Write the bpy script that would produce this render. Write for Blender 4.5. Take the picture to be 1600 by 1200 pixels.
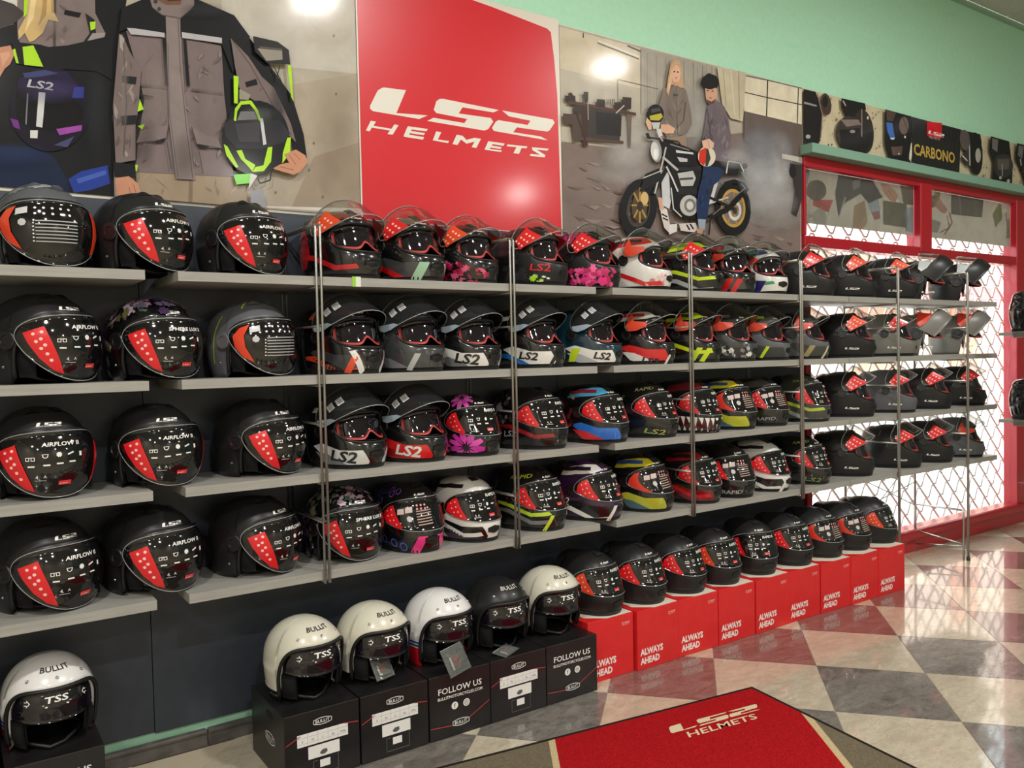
import bpy, bmesh, math, random
import numpy as np
from mathutils import Vector, Matrix
from mathutils.geometry import tessellate_polygon

for o in list(bpy.data.objects): bpy.data.objects.remove(o)
SC = bpy.context.scene
COL = SC.collection
R = math.radians

# ------------------------------------------------------------------ camera
CAM_Z = 1.335
FPX, YAW, PIT, ROLL = 1300.7, 0.60205, -0.03408, -0.02163
_fw = Vector((math.sin(YAW)*math.cos(PIT), math.cos(YAW)*math.cos(PIT), math.sin(PIT)))
_r0 = Vector((math.cos(YAW), -math.sin(YAW), 0)); _u0 = _r0.cross(_fw)
_r = _r0*math.cos(ROLL) + _u0*math.sin(ROLL); _u = _u0*math.cos(ROLL) - _r0*math.sin(ROLL)
camd = bpy.data.cameras.new('camera'); cam = bpy.data.objects.new('camera', camd); COL.objects.link(cam)
camd.sensor_width = 36.0; camd.lens = FPX/1600*36.0; camd.clip_start = 0.05; camd.clip_end = 200
m = Matrix((_r, _u, -_fw)).transposed().to_4x4(); m.translation = (0, 0, CAM_Z); cam.matrix_world = m
SC.camera = cam

def on_y(u, v, y):
    """point of the plane Y=y that a photo measurement falls on"""
    d = _fw + _r*((u-800)/FPX) - _u*((v-600)/FPX)
    p = d*(y/d.y); return Vector((p.x, y, p.z+CAM_Z))
def on_z(u, v, z=0.0):
    d = _fw + _r*((u-800)/FPX) - _u*((v-600)/FPX)
    p = d*((z-CAM_Z)/d.z); return Vector((p.x, p.y, z))

# ------------------------------------------------------------------ world, exposure
W = bpy.data.worlds.new('world'); SC.world = W; W.use_nodes = True
bg = W.node_tree.nodes['Background']; bg.inputs[0].default_value = (0.92, 0.96, 1.0, 1); bg.inputs[1].default_value = 6.0
vs = SC.view_settings
vs.view_transform = 'Standard'; vs.look = 'None'; vs.gamma = 1.0; vs.use_curve_mapping = False; vs.exposure = 0.08

# ------------------------------------------------------------------ lights of the shop (ceiling lamps)
LAMPS = [(-.4,.75,48),(2.1,.75,52),(4.6,.75,52),(.1,-1.6,60),(-2.5,-1.6,50),(-2.0,-3.9,50),(3.2,-4.6,50),(7.0,-3.9,64)]  # fourth and fifth are unseen fill lamps, added clear of the posters' reflections
CEIL = 3.705
def area(name, loc, power, size, color=(1,.985,.95)):
    l = bpy.data.lights.new(name, 'AREA'); l.shape = 'DISK'; l.size = size; l.energy = power; l.color = color
    o = bpy.data.objects.new(name, l); COL.objects.link(o); o.location = loc; return o

# ------------------------------------------------------------------ helpers
def lin(c):
    """0-255 display colour to linear"""
    r = []
    for x in c[:3]:
        x = x/255.0
        r.append(x/12.92 if x <= 0.04045 else ((x+0.055)/1.055)**2.4)
    return tuple(r)
MATS = {}
def mat(name, col=(128,128,128), rough=.5, metal=0.0, coat=0.0, spec=.5, emit=None, estr=0.0, coatr=.05):
    if name in MATS: return MATS[name]
    M = bpy.data.materials.new(name); M.use_nodes = True
    b = M.node_tree.nodes['Principled BSDF']
    b.inputs['Base Color'].default_value = (*lin(col), 1); b.inputs['Roughness'].default_value = rough
    b.inputs['Metallic'].default_value = metal; b.inputs['Specular IOR Level'].default_value = spec
    b.inputs['Coat Weight'].default_value = coat; b.inputs['Coat Roughness'].default_value = coatr
    if emit:
        b.inputs['Emission Color'].default_value = (*lin(emit), 1); b.inputs['Emission Strength'].default_value = estr
    MATS[name] = M; return M
def noisy(name, c1, c2, scale=8, rough=.5, bump=0.0, bscale=80, detail=6, stretch=None, spec=.5, coord='Object', lo=.35, hi=.65, distort=0.0, rand=False):
    if name in MATS: return MATS[name]
    M = mat(name, c1, rough, spec=spec); nt = M.node_tree; N = nt.nodes; L = nt.links; b = N['Principled BSDF']
    tc = N.new('ShaderNodeTexCoord'); mp = N.new('ShaderNodeMapping'); L.new(tc.outputs[coord], mp.inputs[0])
    if stretch: mp.inputs['Scale'].default_value = stretch
    if rand:
        oi = N.new('ShaderNodeObjectInfo'); ml = N.new('ShaderNodeMath'); ml.operation = 'MULTIPLY'; ml.inputs[1].default_value = 37.0
        L.new(oi.outputs['Random'], ml.inputs[0]); L.new(ml.outputs[0], mp.inputs['Location'])
    n = N.new('ShaderNodeTexNoise'); n.inputs['Scale'].default_value = scale; n.inputs['Detail'].default_value = detail
    n.inputs['Distortion'].default_value = distort
    L.new(mp.outputs[0], n.inputs['Vector'])
    cr = N.new('ShaderNodeValToRGB'); cr.color_ramp.elements[0].position = lo; cr.color_ramp.elements[1].position = hi
    cr.color_ramp.elements[0].color = (*lin(c1), 1); cr.color_ramp.elements[1].color = (*lin(c2), 1)
    L.new(n.outputs[0], cr.inputs[0]); L.new(cr.outputs[0], b.inputs['Base Color'])
    if bump:
        n2 = N.new('ShaderNodeTexNoise'); n2.inputs['Scale'].default_value = bscale; n2.inputs['Detail'].default_value = 3
        L.new(tc.outputs[coord], n2.inputs['Vector'])
        bp = N.new('ShaderNodeBump'); bp.inputs['Strength'].default_value = bump; bp.inputs['Distance'].default_value = .01
        L.new(n2.outputs[0], bp.inputs['Height']); L.new(bp.outputs[0], b.inputs['Normal'])
    return M
def clear(name, tint=(255,255,255), gloss=.06, base=.04, rough=.03, body=None, bodyf=0.0):
    """thin clear plastic or glass: transparent with a sheen that grows towards grazing angles"""
    if name in MATS: return MATS[name]
    M = bpy.data.materials.new(name); M.use_nodes = True; nt = M.node_tree; N = nt.nodes; L = nt.links
    N.remove(N['Principled BSDF']); out = N['Material Output']
    t = N.new('ShaderNodeBsdfTransparent'); t.inputs[0].default_value = (*lin(tint), 1)
    src = t.outputs[0]
    if body:
        d = N.new('ShaderNodeBsdfDiffuse'); d.inputs[0].default_value = (*lin(body), 1)
        mx0 = N.new('ShaderNodeMixShader'); mx0.inputs[0].default_value = bodyf; L.new(src, mx0.inputs[1]); L.new(d.outputs[0], mx0.inputs[2]); src = mx0.outputs[0]
    g = N.new('ShaderNodeBsdfGlossy'); g.inputs['Roughness'].default_value = rough
    lw = N.new('ShaderNodeLayerWeight'); lw.inputs[0].default_value = .5
    pw = N.new('ShaderNodeMath'); pw.operation = 'POWER'; pw.inputs[1].default_value = 3.5; L.new(lw.outputs['Facing'], pw.inputs[0])
    fr = N.new('ShaderNodeMapRange'); fr.inputs[3].default_value = base; fr.inputs[4].default_value = .7; L.new(pw.outputs[0], fr.inputs[0])
    mx = N.new('ShaderNodeMixShader'); L.new(fr.outputs[0], mx.inputs[0]); L.new(src, mx.inputs[1]); L.new(g.outputs[0], mx.inputs[2])
    L.new(mx.outputs[0], out.inputs[0]); MATS[name] = M; return M
def paint(name, rough=.3, coat=0.0, var=0.0, trans=0.0, alpha=False):
    """printed or painted colours carried by the mesh"""
    if name in MATS: return MATS[name]
    M = mat(name, (128,128,128), rough, coat=coat); nt = M.node_tree; N = nt.nodes; L = nt.links; b = N['Principled BSDF']
    a = N.new('ShaderNodeVertexColor'); a.layer_name = 'Col'; src = a.outputs[0]
    if var:
        tc = N.new('ShaderNodeTexCoord'); n = N.new('ShaderNodeTexNoise'); n.inputs['Scale'].default_value = 9; n.inputs['Detail'].default_value = 8
        n.inputs['Distortion'].default_value = .8
        L.new(tc.outputs['Object'], n.inputs['Vector'])
        mr = N.new('ShaderNodeMapRange'); mr.inputs[1].default_value = .3; mr.inputs[2].default_value = .7
        mr.inputs[3].default_value = 1-var; mr.inputs[4].default_value = 1+var; L.new(n.outputs[0], mr.inputs[0])
        mx = N.new('ShaderNodeVectorMath'); mx.operation = 'SCALE'; L.new(src, mx.inputs[0]); L.new(mr.outputs[0], mx.inputs['Scale']); src = mx.outputs[0]
    L.new(src, b.inputs['Base Color'])
    if alpha: L.new(a.outputs['Alpha'], b.inputs['Alpha'])
    if trans:
        t = N.new('ShaderNodeBsdfTranslucent'); L.new(src, t.inputs[0]); mx = N.new('ShaderNodeMixShader'); mx.inputs[0].default_value = trans
        L.new(b.outputs[0], mx.inputs[1]); L.new(t.outputs[0], mx.inputs[2]); L.new(mx.outputs[0], N['Material Output'].inputs[0])
    return M

class MB:
    """collects geometry, then builds one mesh"""
    def __init__(s): s.v = []; s.f = []; s.c = []; s.col = (1,1,1,1)
    def add(s, vs, fs, col=None):
        k = len(s.v); s.v += [tuple(p) for p in vs]; s.f += [tuple(i+k for i in f) for f in fs]
        if isinstance(col, list): s.c += [c if len(c) == 4 else (*c, 1.0) for c in col]
        else: c = col or s.col; s.c += [c if len(c) == 4 else (*c, 1.0)]*len(vs)
        return s
    def box(s, x0, x1, y0, y1, z0, z1):
        v = [(x,y,z) for x in (x0,x1) for y in (y0,y1) for z in (z0,z1)]
        return s.add(v, [(0,1,3,2),(4,6,7,5),(0,4,5,1),(2,3,7,6),(0,2,6,4),(1,5,7,3)])
    def tube(s, pts, r, n=8, closed=False):
        pts = [Vector(p) for p in pts]; vs = []; fs = []; m_ = len(pts); prev = None
        for i, p in enumerate(pts):
            a = pts[(i-1) % m_] if (closed or i > 0) else p; b = pts[(i+1) % m_] if (closed or i < m_-1) else p
            t = (b-a).normalized()
            if prev is None:
                h = Vector((0,0,1)) if abs(t.z) < .9 else Vector((1,0,0)); e = t.cross(h).normalized()
            else: e = (prev - t*prev.dot(t)).normalized()
            prev = e; g = t.cross(e)
            for k in range(n):
                w = 2*math.pi*k/n; vs.append(p + e*(r*math.cos(w)) + g*(r*math.sin(w)))
        for i in range(m_ if closed else m_-1):
            for k in range(n):
                a = i*n+k; b = i*n+(k+1) % n; j = ((i+1) % m_)*n
                fs.append((a, b, j+(k+1) % n, j+k))
        if not closed: fs.append(tuple(range(n))[::-1]); fs.append(tuple(range((m_-1)*n, m_*n)))
        return s.add(vs, fs)
    def mesh(s, name, smooth=False, merge=0.0, colour=False, bevel=0.0):
        me = bpy.data.meshes.new(name); me.from_pydata(s.v, [], s.f)
        if colour:
            at = me.color_attributes.new('Col', 'FLOAT_COLOR', 'POINT')
            at.data.foreach_set('color', [x for c in s.c for x in c])
        if merge or bevel:
            bm = bmesh.new(); bm.from_mesh(me)
            if merge:
                bmesh.ops.remove_doubles(bm, verts=bm.verts, dist=merge)
                bmesh.ops.dissolve_degenerate(bm, edges=bm.edges, dist=1e-6)
            if bevel: bmesh.ops.bevel(bm, geom=bm.edges[:], offset=bevel, segments=2, affect='EDGES', profile=.5)
            bmesh.ops.recalc_face_normals(bm, faces=bm.faces[:]); bm.to_mesh(me); bm.free()
        if smooth: me.polygons.foreach_set('use_smooth', [True]*len(me.polygons))
        me.materials.append(None); me.update(); return me
class Each(MB):
    """every addition becomes a mesh of its own"""
    def __init__(s): s.q = []
    def add(s, vs, fs, col=None): s.q.append(MB().add(vs, fs, col)); return s
    def mesh(s, name, **k): return [q.mesh(name, **k) for q in s.q]
class Pair(MB):
    """sorts what it is given into a right-hand and a left-hand mesh"""
    def __init__(s): s.r, s.l = MB(), MB()
    def add(s, vs, fs, col=None): (s.r if sum(v[0] for v in vs) < 0 else s.l).add(vs, fs, col); return s
    def mesh(s, name, **k): return [q.mesh(name, **k) for q in (s.r, s.l) if q.v]
def put(name, me, material, parent=None, kind=None, label=None, cat=None, group=None, loc=None):
    if isinstance(me, list): return [put(name, m_, material, parent, kind, label, cat, group, loc) for m_ in me][0]
    o = bpy.data.objects.new(name, me); COL.objects.link(o)
    if parent is not None: o.parent = parent
    if material is not None and me is not None:
        o.material_slots[0].link = 'OBJECT'; o.material_slots[0].material = material
    if kind or name in ('film_print', 'front_print', 'wordmark'): o['kind'] = kind or 'stuff'
    if label: o['label'] = label
    if cat: o['category'] = cat
    if group: o['group'] = group
    if loc: o.location = loc
    return o
def thing(name, label, cat, loc=(0,0,0), rz=0.0, group=None):
    o = bpy.data.objects.new(name, None); COL.objects.link(o); o.location = loc; o.rotation_euler = (0,0,rz)
    o.empty_display_size = .05; o['label'] = label; o['category'] = cat
    if group: o['group'] = group
    return o
def boxm(name, x0, x1, y0, y1, z0, z1, bevel=0.0): return MB().box(x0,x1,y0,y1,z0,z1).mesh(name, bevel=bevel)

# text outlines: list of (points2d, faces)
_tc = {}
def text2d(body, size=1.0, shear=0.0, bold=0.0, sx=1.0, align='LEFT'):
    key = (body, shear, bold)
    if key not in _tc:
        cu = bpy.data.curves.new('t', 'FONT'); cu.body = body; cu.size = 1.0; cu.shear = shear; cu.offset = bold; cu.fill_mode = 'FRONT'; cu.resolution_u = 2
        ob = bpy.data.objects.new('t', cu); me = bpy.data.meshes.new_from_object(ob)
        v = np.array([tuple(q.co)[:2] for q in me.vertices]) if len(me.vertices) else np.zeros((0,2)); f = [tuple(p.vertices) for p in me.polygons]
        bpy.data.objects.remove(ob); bpy.data.curves.remove(cu); bpy.data.meshes.remove(me); _tc[key] = (v, f)
    v, f = _tc[key]; v = v.copy()
    if len(v):
        v[:,0] -= v[:,0].min(); w = v[:,0].max()
        if align == 'CENTER': v[:,0] -= w/2
        if align == 'RIGHT': v[:,0] -= w
    v[:,0] *= size*sx; v[:,1] *= size
    return [tuple(p) for p in v], f
def tri2d(poly):
    return [tuple(t) for t in tessellate_polygon([[Vector((p[0],p[1],0)) for p in poly]])]

# the three-glyph slanted logo, outlines measured on the red wall poster
_L = [(170,412),(180,410),(283,423),(238,530),(385,541),(345,558),(128,521),(115,510),(115,495),(150,425)]
_S = [(440,464),(455,463),(718,516),(693,527),(548,503),(530,532),(680,553),(692,570),(668,606),(650,612),(383,567),(412,552),(556,577),(570,558),(425,530),(413,515),(425,475)]
_2 = [(733,518),(970,560),(980,575),(957,610),(945,617),(803,597),(785,620),(915,640),(947,658),(695,614),(686,600),(704,570),(716,563),(853,586),(866,566),(765,545)]
_H = {'H':[(118,566),(142,570),(130,590),(215,604),(228,583),(248,587),(220,632),(196,628),(208,612),(123,598),(112,616),(95,612)]}
def logo2d(width=1.0, vs=1.0):
    polys = []
    for g in (_L, _S, _2): polys.append([(on_y(540+x/3, y/3, 2.99).x, on_y(540+x/3, y/3, 2.99).z) for x, y in g])
    xs = [p[0] for g in polys for p in g]; zs = [p[1] for g in polys for p in g]
    x0, x1, z0 = min(xs), max(xs), min(zs); k = width/(x1-x0)
    return [[((x-x0)*k - width/2, (z-z0)*k*vs) for x, z in g] for g in polys]

# ================================================================== the room
YW = 3.0                      # shop wall behind the shelves
X0, X1, Y0 = -3.6, 8.6, -5.6
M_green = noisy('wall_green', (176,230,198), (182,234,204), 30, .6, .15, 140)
M_cream = mat('wall_cream', (214,206,190), .7)
M_ceil = noisy('ceiling_tile', (196,192,186), (208,204,198), 60, .9, .3, 300)
M_tbar = mat('ceiling_bar', (170,170,165), .5)
M_red = mat('frame_red', (176,20,38), .32, coat=.3)
M_panel = noisy('panel_anthracite', (56,62,72), (61,67,78), 25, .42, .05, 200)
M_skirt = noisy('skirting_stone', (70,66,64), (96,92,88), 14, .3, .05, 120)
M_grout = mat('grout', (186,174,150), .6)

WX0, WX1, WZ0, WZ1 = 4.085, 6.93, 0.0, 2.43   # window opening
put('wall_back', boxm('wall_back', X0,WX0,YW,YW+.2,0,CEIL), M_green, kind='structure')
put('wall_back_upper', boxm('wall_back_upper', WX0,WX1,YW,YW+.2,WZ1,CEIL), M_green, kind='structure')
put('wall_back_right', boxm('wall_back_right', WX1,X1,YW,YW+.2,0,CEIL), M_green, kind='structure')
put('wall_left', boxm('wall_left', X0-.15,X0,Y0,YW+.2,0,CEIL), M_cream, kind='structure')
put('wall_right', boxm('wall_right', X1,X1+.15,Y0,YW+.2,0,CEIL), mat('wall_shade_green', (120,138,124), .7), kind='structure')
put('wall_front', boxm('wall_front', X0,X1,Y0-.15,Y0,0,CEIL), M_cream, kind='structure')
ceil = put('ceiling', boxm('ceiling', X0,X1,Y0,YW,CEIL+.012,CEIL+.1), M_tbar, kind='structure')
ct = boxm('ceiling_tile', -.292,.292,-.292,.292,0,.012)
for i in range(9):
    for j in range(5):
        put('ceiling_tile', ct, M_ceil, ceil, loc=(2.55+i*.6, 2.68-j*.6, CEIL))
put('trim_1', boxm('trim_1', X0,X1,YW-.022,YW,CEIL-.03,CEIL), mat('trim_green', (150,180,160), .5), kind='structure')
put('trim_2', boxm('trim_2', WX0-.02,X1,YW-.10,YW,2.436,2.49, bevel=.004), mat('ledge_green', (128,168,148), .5), kind='structure')

# anthracite panels
pan = put('trim_3', boxm('trim_3', X0,4.075,YW-.004,YW,.084,1.87), mat('panel_joint', (20,22,24), .6), kind='structure')
for i, (a, b) in enumerate([(-3.6,-1.15),(-1.15,.555),(.555,2.30),(2.30,4.075)]):
    put('wall_panel', boxm('wall_panel', a+.0015,b-.0015,YW-.016,YW-.004,.084 if i != 1 else .09,1.872), M_panel, pan)
# skirting
sk = put('baseboard_back', boxm('baseboard_back', X0,WX0,YW-.02,YW,0,.046), M_grout, kind='structure')
stile = boxm('skirting_tile', -.166,.166,YW-.032,YW-.018,0.001,.044); smould = boxm('skirting_moulding', -.166,.166,YW-.038,YW-.012,.044,.06, bevel=.005)
for i in range(9):
    x = -.45+i*.335
    put('skirting_tile', stile, M_skirt, sk, loc=(x,0,0)); put('skirting_moulding', smould, M_skirt, sk, loc=(x,0,0))

# floor : tiles laid on the diagonal
def marble(name, c1, c2, c3):
    M = noisy(name, c1, c2, 7, .22, .03, 22, 9, (1,2.2,1), distort=1.2, rand=True, lo=.3, hi=.72)
    nt = M.node_tree; N = nt.nodes; L = nt.links; b = N['Principled BSDF']
    old = b.inputs['Base Color'].links[0].from_socket
    mp = [n for n in N if n.type == 'MAPPING'][0]
    n = N.new('ShaderNodeTexNoise'); n.inputs['Scale'].default_value = 11; n.inputs['Detail'].default_value = 7; n.inputs['Distortion'].default_value = 2.5
    L.new(mp.outputs[0], n.inputs['Vector'])
    a = N.new('ShaderNodeMath'); a.operation = 'SUBTRACT'; a.inputs[1].default_value = .5; L.new(n.outputs[0], a.inputs[0])
    ab = N.new('ShaderNodeMath'); ab.operation = 'ABSOLUTE'; L.new(a.outputs[0], ab.inputs[0])
    mr = N.new('ShaderNodeMapRange'); mr.inputs[1].default_value = 0; mr.inputs[2].default_value = .035; mr.inputs[3].default_value = .55; mr.inputs[4].default_value = 0
    L.new(ab.outputs[0], mr.inputs[0])
    mx = N.new('ShaderNodeMix'); mx.data_type = 'RGBA'; L.new(mr.outputs[0], mx.inputs[0]); L.new(old, mx.inputs[6]); mx.inputs[7].default_value = (*lin(c3), 1)
    L.new(mx.outputs[2], b.inputs['Base Color']); b.inputs['Coat Weight'].default_value = .75; b.inputs['Coat Roughness'].default_value = .055
    return M
M_beige = marble('tile_beige', (182,170,148), (204,193,170), (160,146,124))
M_grey = marble('tile_grey', (96,90,84), (136,130,122), (76,72,68))
M_maroon = marble('tile_maroon', (102,84,78), (138,116,108), (82,66,62))
fl = put('floor', boxm('floor', X0,X1,Y0,YW+.25,-.2,-.004), M_grout, kind='structure')
TA = Vector((.333,.318)); TB = Vector((.275,-.319)); TO = Vector((3.337,2.467))
g = .0016/.44
def tp(i, j): q = TO + TA*i + TB*j; return (q.x, q.y)
tv = [TA*a + TB*b for a, b in ((g,g),(1-g,g),(1-g,1-g),(g,1-g))]
tm = MB().add([(*q,0) for q in tv] + [(*q,-.006) for q in tv], [(0,1,2,3)[::-1],(0,4,5,1),(1,5,6,2),(2,6,7,3),(3,7,4,0)]).mesh('floor_tile')
def inside(q): return -.6 < q[0] < 7.6 and .25 < q[1] < 2.94
cand = []
for i in range(-14, 16):
    for j in range(-14, 18):
        c = TO + TA*(i+.5) + TB*(j+.5)
        if not inside(c): continue
        corners = [TO+TA*a+TB*b for a in (i,i+1) for b in (j,j+1)]
        cand.append((i, j, max(q.y for q in corners) > 3.17))
def tile_mat(i, j):
    if (i+j) % 2: return M_beige
    k = i-j
    if k == 0: return M_maroon if i >= -2 else M_grey
    if k < 0: return M_maroon if (i >= 0 and k == -2) or (i*5+j*3) % 7 == 0 else M_grey
    return M_maroon if i >= 0 else M_grey
for i, j, _ in cand:
    q = TO + TA*i + TB*j
    put('floor_tile', tm, tile_mat(i, j), fl, loc=(q.x, q.y, 0))

# ------------------------------------------------------------------ window
M_glass = clear('window_glass', (244,250,250))
win = put('window_1', MB().box(WX0,WX1,YW-.03,YW+.06,2.375,2.436).box(WX0,WX1,YW-.03,YW+.06,1.922,1.985).box(WX0,WX1,YW-.03,YW+.06,0,.085)
          .box(WX0,WX0+.05,YW-.03,YW+.06,.085,1.922).box(WX0,WX0+.02,YW-.03,YW+.06,1.985,2.375).box(WX0+1.195,WX0+1.33,YW-.04,YW+.06,1.95,2.4).box(6.58,6.80,YW-.04,YW+.06,.085,2.4).mesh('window_1', bevel=.006), M_red, kind='structure')
put('window_sill', boxm('window_sill', WX0,WX1,YW-.06,YW+.08,.085,.15, bevel=.02), M_red, win)
put('pane', boxm('pane', WX0+.05,6.58,YW+.012,YW+.018,.15,1.922), M_glass, win)
put('pane', boxm('pane', WX0+.02,WX0+1.195,YW+.012,YW+.018,1.985,2.375), M_glass, win)
put('pane', boxm('pane', WX0+1.33,6.58,YW+.012,YW+.018,1.985,2.375), M_glass, win)
put('pane', boxm('pane', 6.80,WX1,YW+.012,YW+.018,.15,2.375), M_glass, win)
# roller grille outside the glass: zigzag rods hooked into each other
gr = thing('roller_grille', 'diamond-mesh metal roller grille lowered outside the shop window', 'grille', (WX0+.02,YW+.13,.0))
P_, H_ = .18, .088
def zig(ph):
    pts = []; n = int((WX1-WX0-.05)/(P_/2))-1
    for k in range(n+1):
        x = k*P_/2; s_ = 1 if (k+ph) % 2 else -1
        pts += [(x-.014, s_*.006, s_*(H_/2-.006)), (x+.014, s_*.006, s_*(H_/2-.006))]
    return MB().tube(pts, .008, 6).mesh('grille_rod', smooth=True)
zz = [zig(0), zig(1)]
M_grille = mat('grille_metal', (232,212,212), .5)
for k in range(26): put('grille_rod', zz[k % 2], M_grille, gr, loc=(0,0,.06+k*H_))
# the street beyond
M_pave = noisy('pavement', (206,200,194), (220,214,208), 5, .8)
put('pavement_outside', boxm('pavement_outside', -6,30,YW+.2,22,-.25,-.05), M_pave, kind='structure')
hs = thing('street_house', 'pale sunlit house front seen across the street through the window', 'building', (14,11,-.05))
put('wall', boxm('wall', -14,14,0,.4,0,9), mat('house_wall', (236,206,186), .8), hs)
for k in range(7):
    for z in (0.9, 4.2):
        w_ = put('window', boxm('window', -12.6+k*3.9,-11.3+k*3.9,-.06,0,z,z+1.6), mat('house_shutter', (226,150,120), .7), hs)
put('awning', MB().add([(-9,0,2.9),(9,0,2.9),(9,-1.0,2.5),(-9,-1.0,2.5),(-9,0,2.84),(9,0,2.84),(9,-1.0,2.44),(-9,-1.0,2.44)], [(0,1,2,3),(7,6,5,4),(3,2,6,7),(0,3,7,4),(1,5,6,2)]).mesh('awning'), mat('awning_red', (226,120,120), .7), hs)

# ------------------------------------------------------------------ ceiling lamps
def rev(prof, n=24):
    mb = MB(); v = [(r_*math.cos(2*math.pi*k/n), r_*math.sin(2*math.pi*k/n), z) for r_, z in prof for k in range(n)]
    return mb.add(v, [(j*n+k, j*n+(k+1) % n, (j+1)*n+(k+1) % n, (j+1)*n+k) for j in range(len(prof)-1) for k in range(n)])
lp = rev([(.001,-.004),(.10,-.004),(.112,-.03),(.128,-.03),(.135,-.012),(.135,0),(.001,0)]).mesh('lamp_housing', smooth=True, merge=1e-5); ld = rev([(.0005,-.010),(.098,-.010),(.098,-.004)]).mesh('lamp_diffuser', smooth=True, merge=1e-5)
M_lamp = mat('lamp_glow', (255,240,214), .5, emit=(255,240,214), estr=8); M_lh = mat('lamp_white', (225,225,220), .4)
names = ['above the left shelves','above the red poster','towards the window','added as fill in the middle of the shop','added as fill by the left wall','in the rear left corner','at the rear of the shop','in the rear right corner']
for (x, y, w_), nm in zip(LAMPS, names):
    t = thing('ceiling_lamp', 'round white recessed ceiling lamp '+nm, 'lamp', (x,y,CEIL), group='ceiling lamps')
    put('lamp_housing', lp, M_lh, t); put('lamp_diffuser', ld, M_lamp, t)
    a = area('lamp_light', (x,y,CEIL-.04), w_, .24); a.parent = t; a.location = (0,0,-.035)

# ------------------------------------------------------------------ shelves
SH = [1.612, 1.283, .954, .625]; TH = .029; YF, YB = 2.65, 2.975
M_board = noisy('board_grey', (148,146,139), (160,158,151), 6, .45, .03, 150, 5, (1,14,14))
spans = [(-.95,.512),(.605,2.253),(2.344,4.013),(4.019,5.617)]
rown = ['top','second','third','bottom']; bayn = ['at the far left','under the red poster','under the motorcycle poster','in front of the window']
for r_, z in enumerate(SH):
    for b_, (a, b) in enumerate(spans):
        o = thing('shelf_board', 'long grey shelf board, %s row, %s' % (rown[r_], bayn[b_]), 'shelf', ((a+b)/2,YF,z-TH), group='grey shelf boards')
        h = (b-a)/2
        put('board', boxm('board', -h,h,.0015,YB-YF,0,TH), M_board, o)
        put('edge_band', boxm('edge_band', -h,h,0,.0015,0,TH), M_board, o)
M_tube = mat('tube_chrome', (170,168,162), .28, metal=.85)
def frame(x, lab, rad, z0, top=1.785, feet=False, bars=True):
    o = thing('wire_rack', lab, 'rack', (x,YF-rad-.001,z0), group='wire frames holding the shelves')
    D = YB+.008-(YF-rad-.001); Z = top-z0
    r2 = .012
    put('front_tube', MB().tube([(0,0,0),(0,0,Z-r2),(0,.004,Z-.004),(0,r2,Z)], rad, 8).mesh('front_tube', smooth=True), M_tube, o)
    put('top_bar', MB().tube([(0,r2,Z),(0,D-r2,Z)], rad, 8).mesh('top_bar', smooth=True), M_tube, o)
    put('rear_tube', MB().tube([(0,D-r2,Z),(0,D-.004,Z-.004),(0,D,Z-r2),(0,D,0)], rad, 8).mesh('rear_tube', smooth=True), M_tube, o)
    for z in SH:
        for q in ([z-TH-.006, z-.165] if z > .7 else [z-TH-.006]):
            if q > z0: put('cross_bar', MB().tube([(0,0,q-z0),(0,D,q-z0)], rad*.7, 6).mesh('cross_bar', smooth=True), M_tube, o)
    if feet:
        for yy in (0, D): put('foot', MB().tube([(0,yy,-.004),(0,yy,.02)], rad*1.5, 8).mesh('foot', smooth=True), mat('foot_rubber', (40,40,40), .6), o)
    return o
for x, l in ((1.040,'first double wire frame left of the red poster'),(1.820,'double wire frame under the red poster'),(2.797,'double wire frame below the motorcycle picture')):
    frame(x, 'left wire of the '+l, .0048, .585); frame(x+.0165, 'right wire of the '+l, .0048, .585)
frame(3.592, 'slim steel frame at the edge of the window', .006, .575)
frame(3.606, 'twin steel frame just right of the window edge frame', .006, .575)
frame(4.470, 'floor-standing steel frame in the middle of the window shelves', .008, .0, feet=True)
frame(5.232, 'floor-standing steel frame at the far end of the window shelves', .008, .0, feet=True)
# lower crossbars and diagonal wires between the floor-standing frames
lf = thing('wire_ladder', 'low chrome ladder frame with cross wires under the window shelves', 'rack', (5.232,YF,0))
def wire(name, pts, r): put(name, MB().tube(pts, r, 6).mesh(name, smooth=True), M_tube, lf)
wire('hoop', [(-.018,.01,.0),(-.018,.01,.30),(-.018,.02,.312),(-.018,.31,.312),(-.018,.32,.30),(-.018,.32,.0)], .0065)
wire('rung', [(-.018,.01,.10),(-.018,.32,.14)], .005)
wire('rung', [(-.018,.01,.09),(-.018,.32,.05)], .005)
wire('diagonal_wire', [(-.75,.315,.585),(-.02,.315,.30)], .003)
wire('diagonal_wire', [(-.75,.315,.18),(-.10,.315,.585)], .003)
wire('diagonal_wire', [(-.75,.315,.33),(-.02,.315,.46)], .003)
wire('diagonal_wire', [(-.02,.315,.13),(-.50,.315,.02)], .004)

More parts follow.
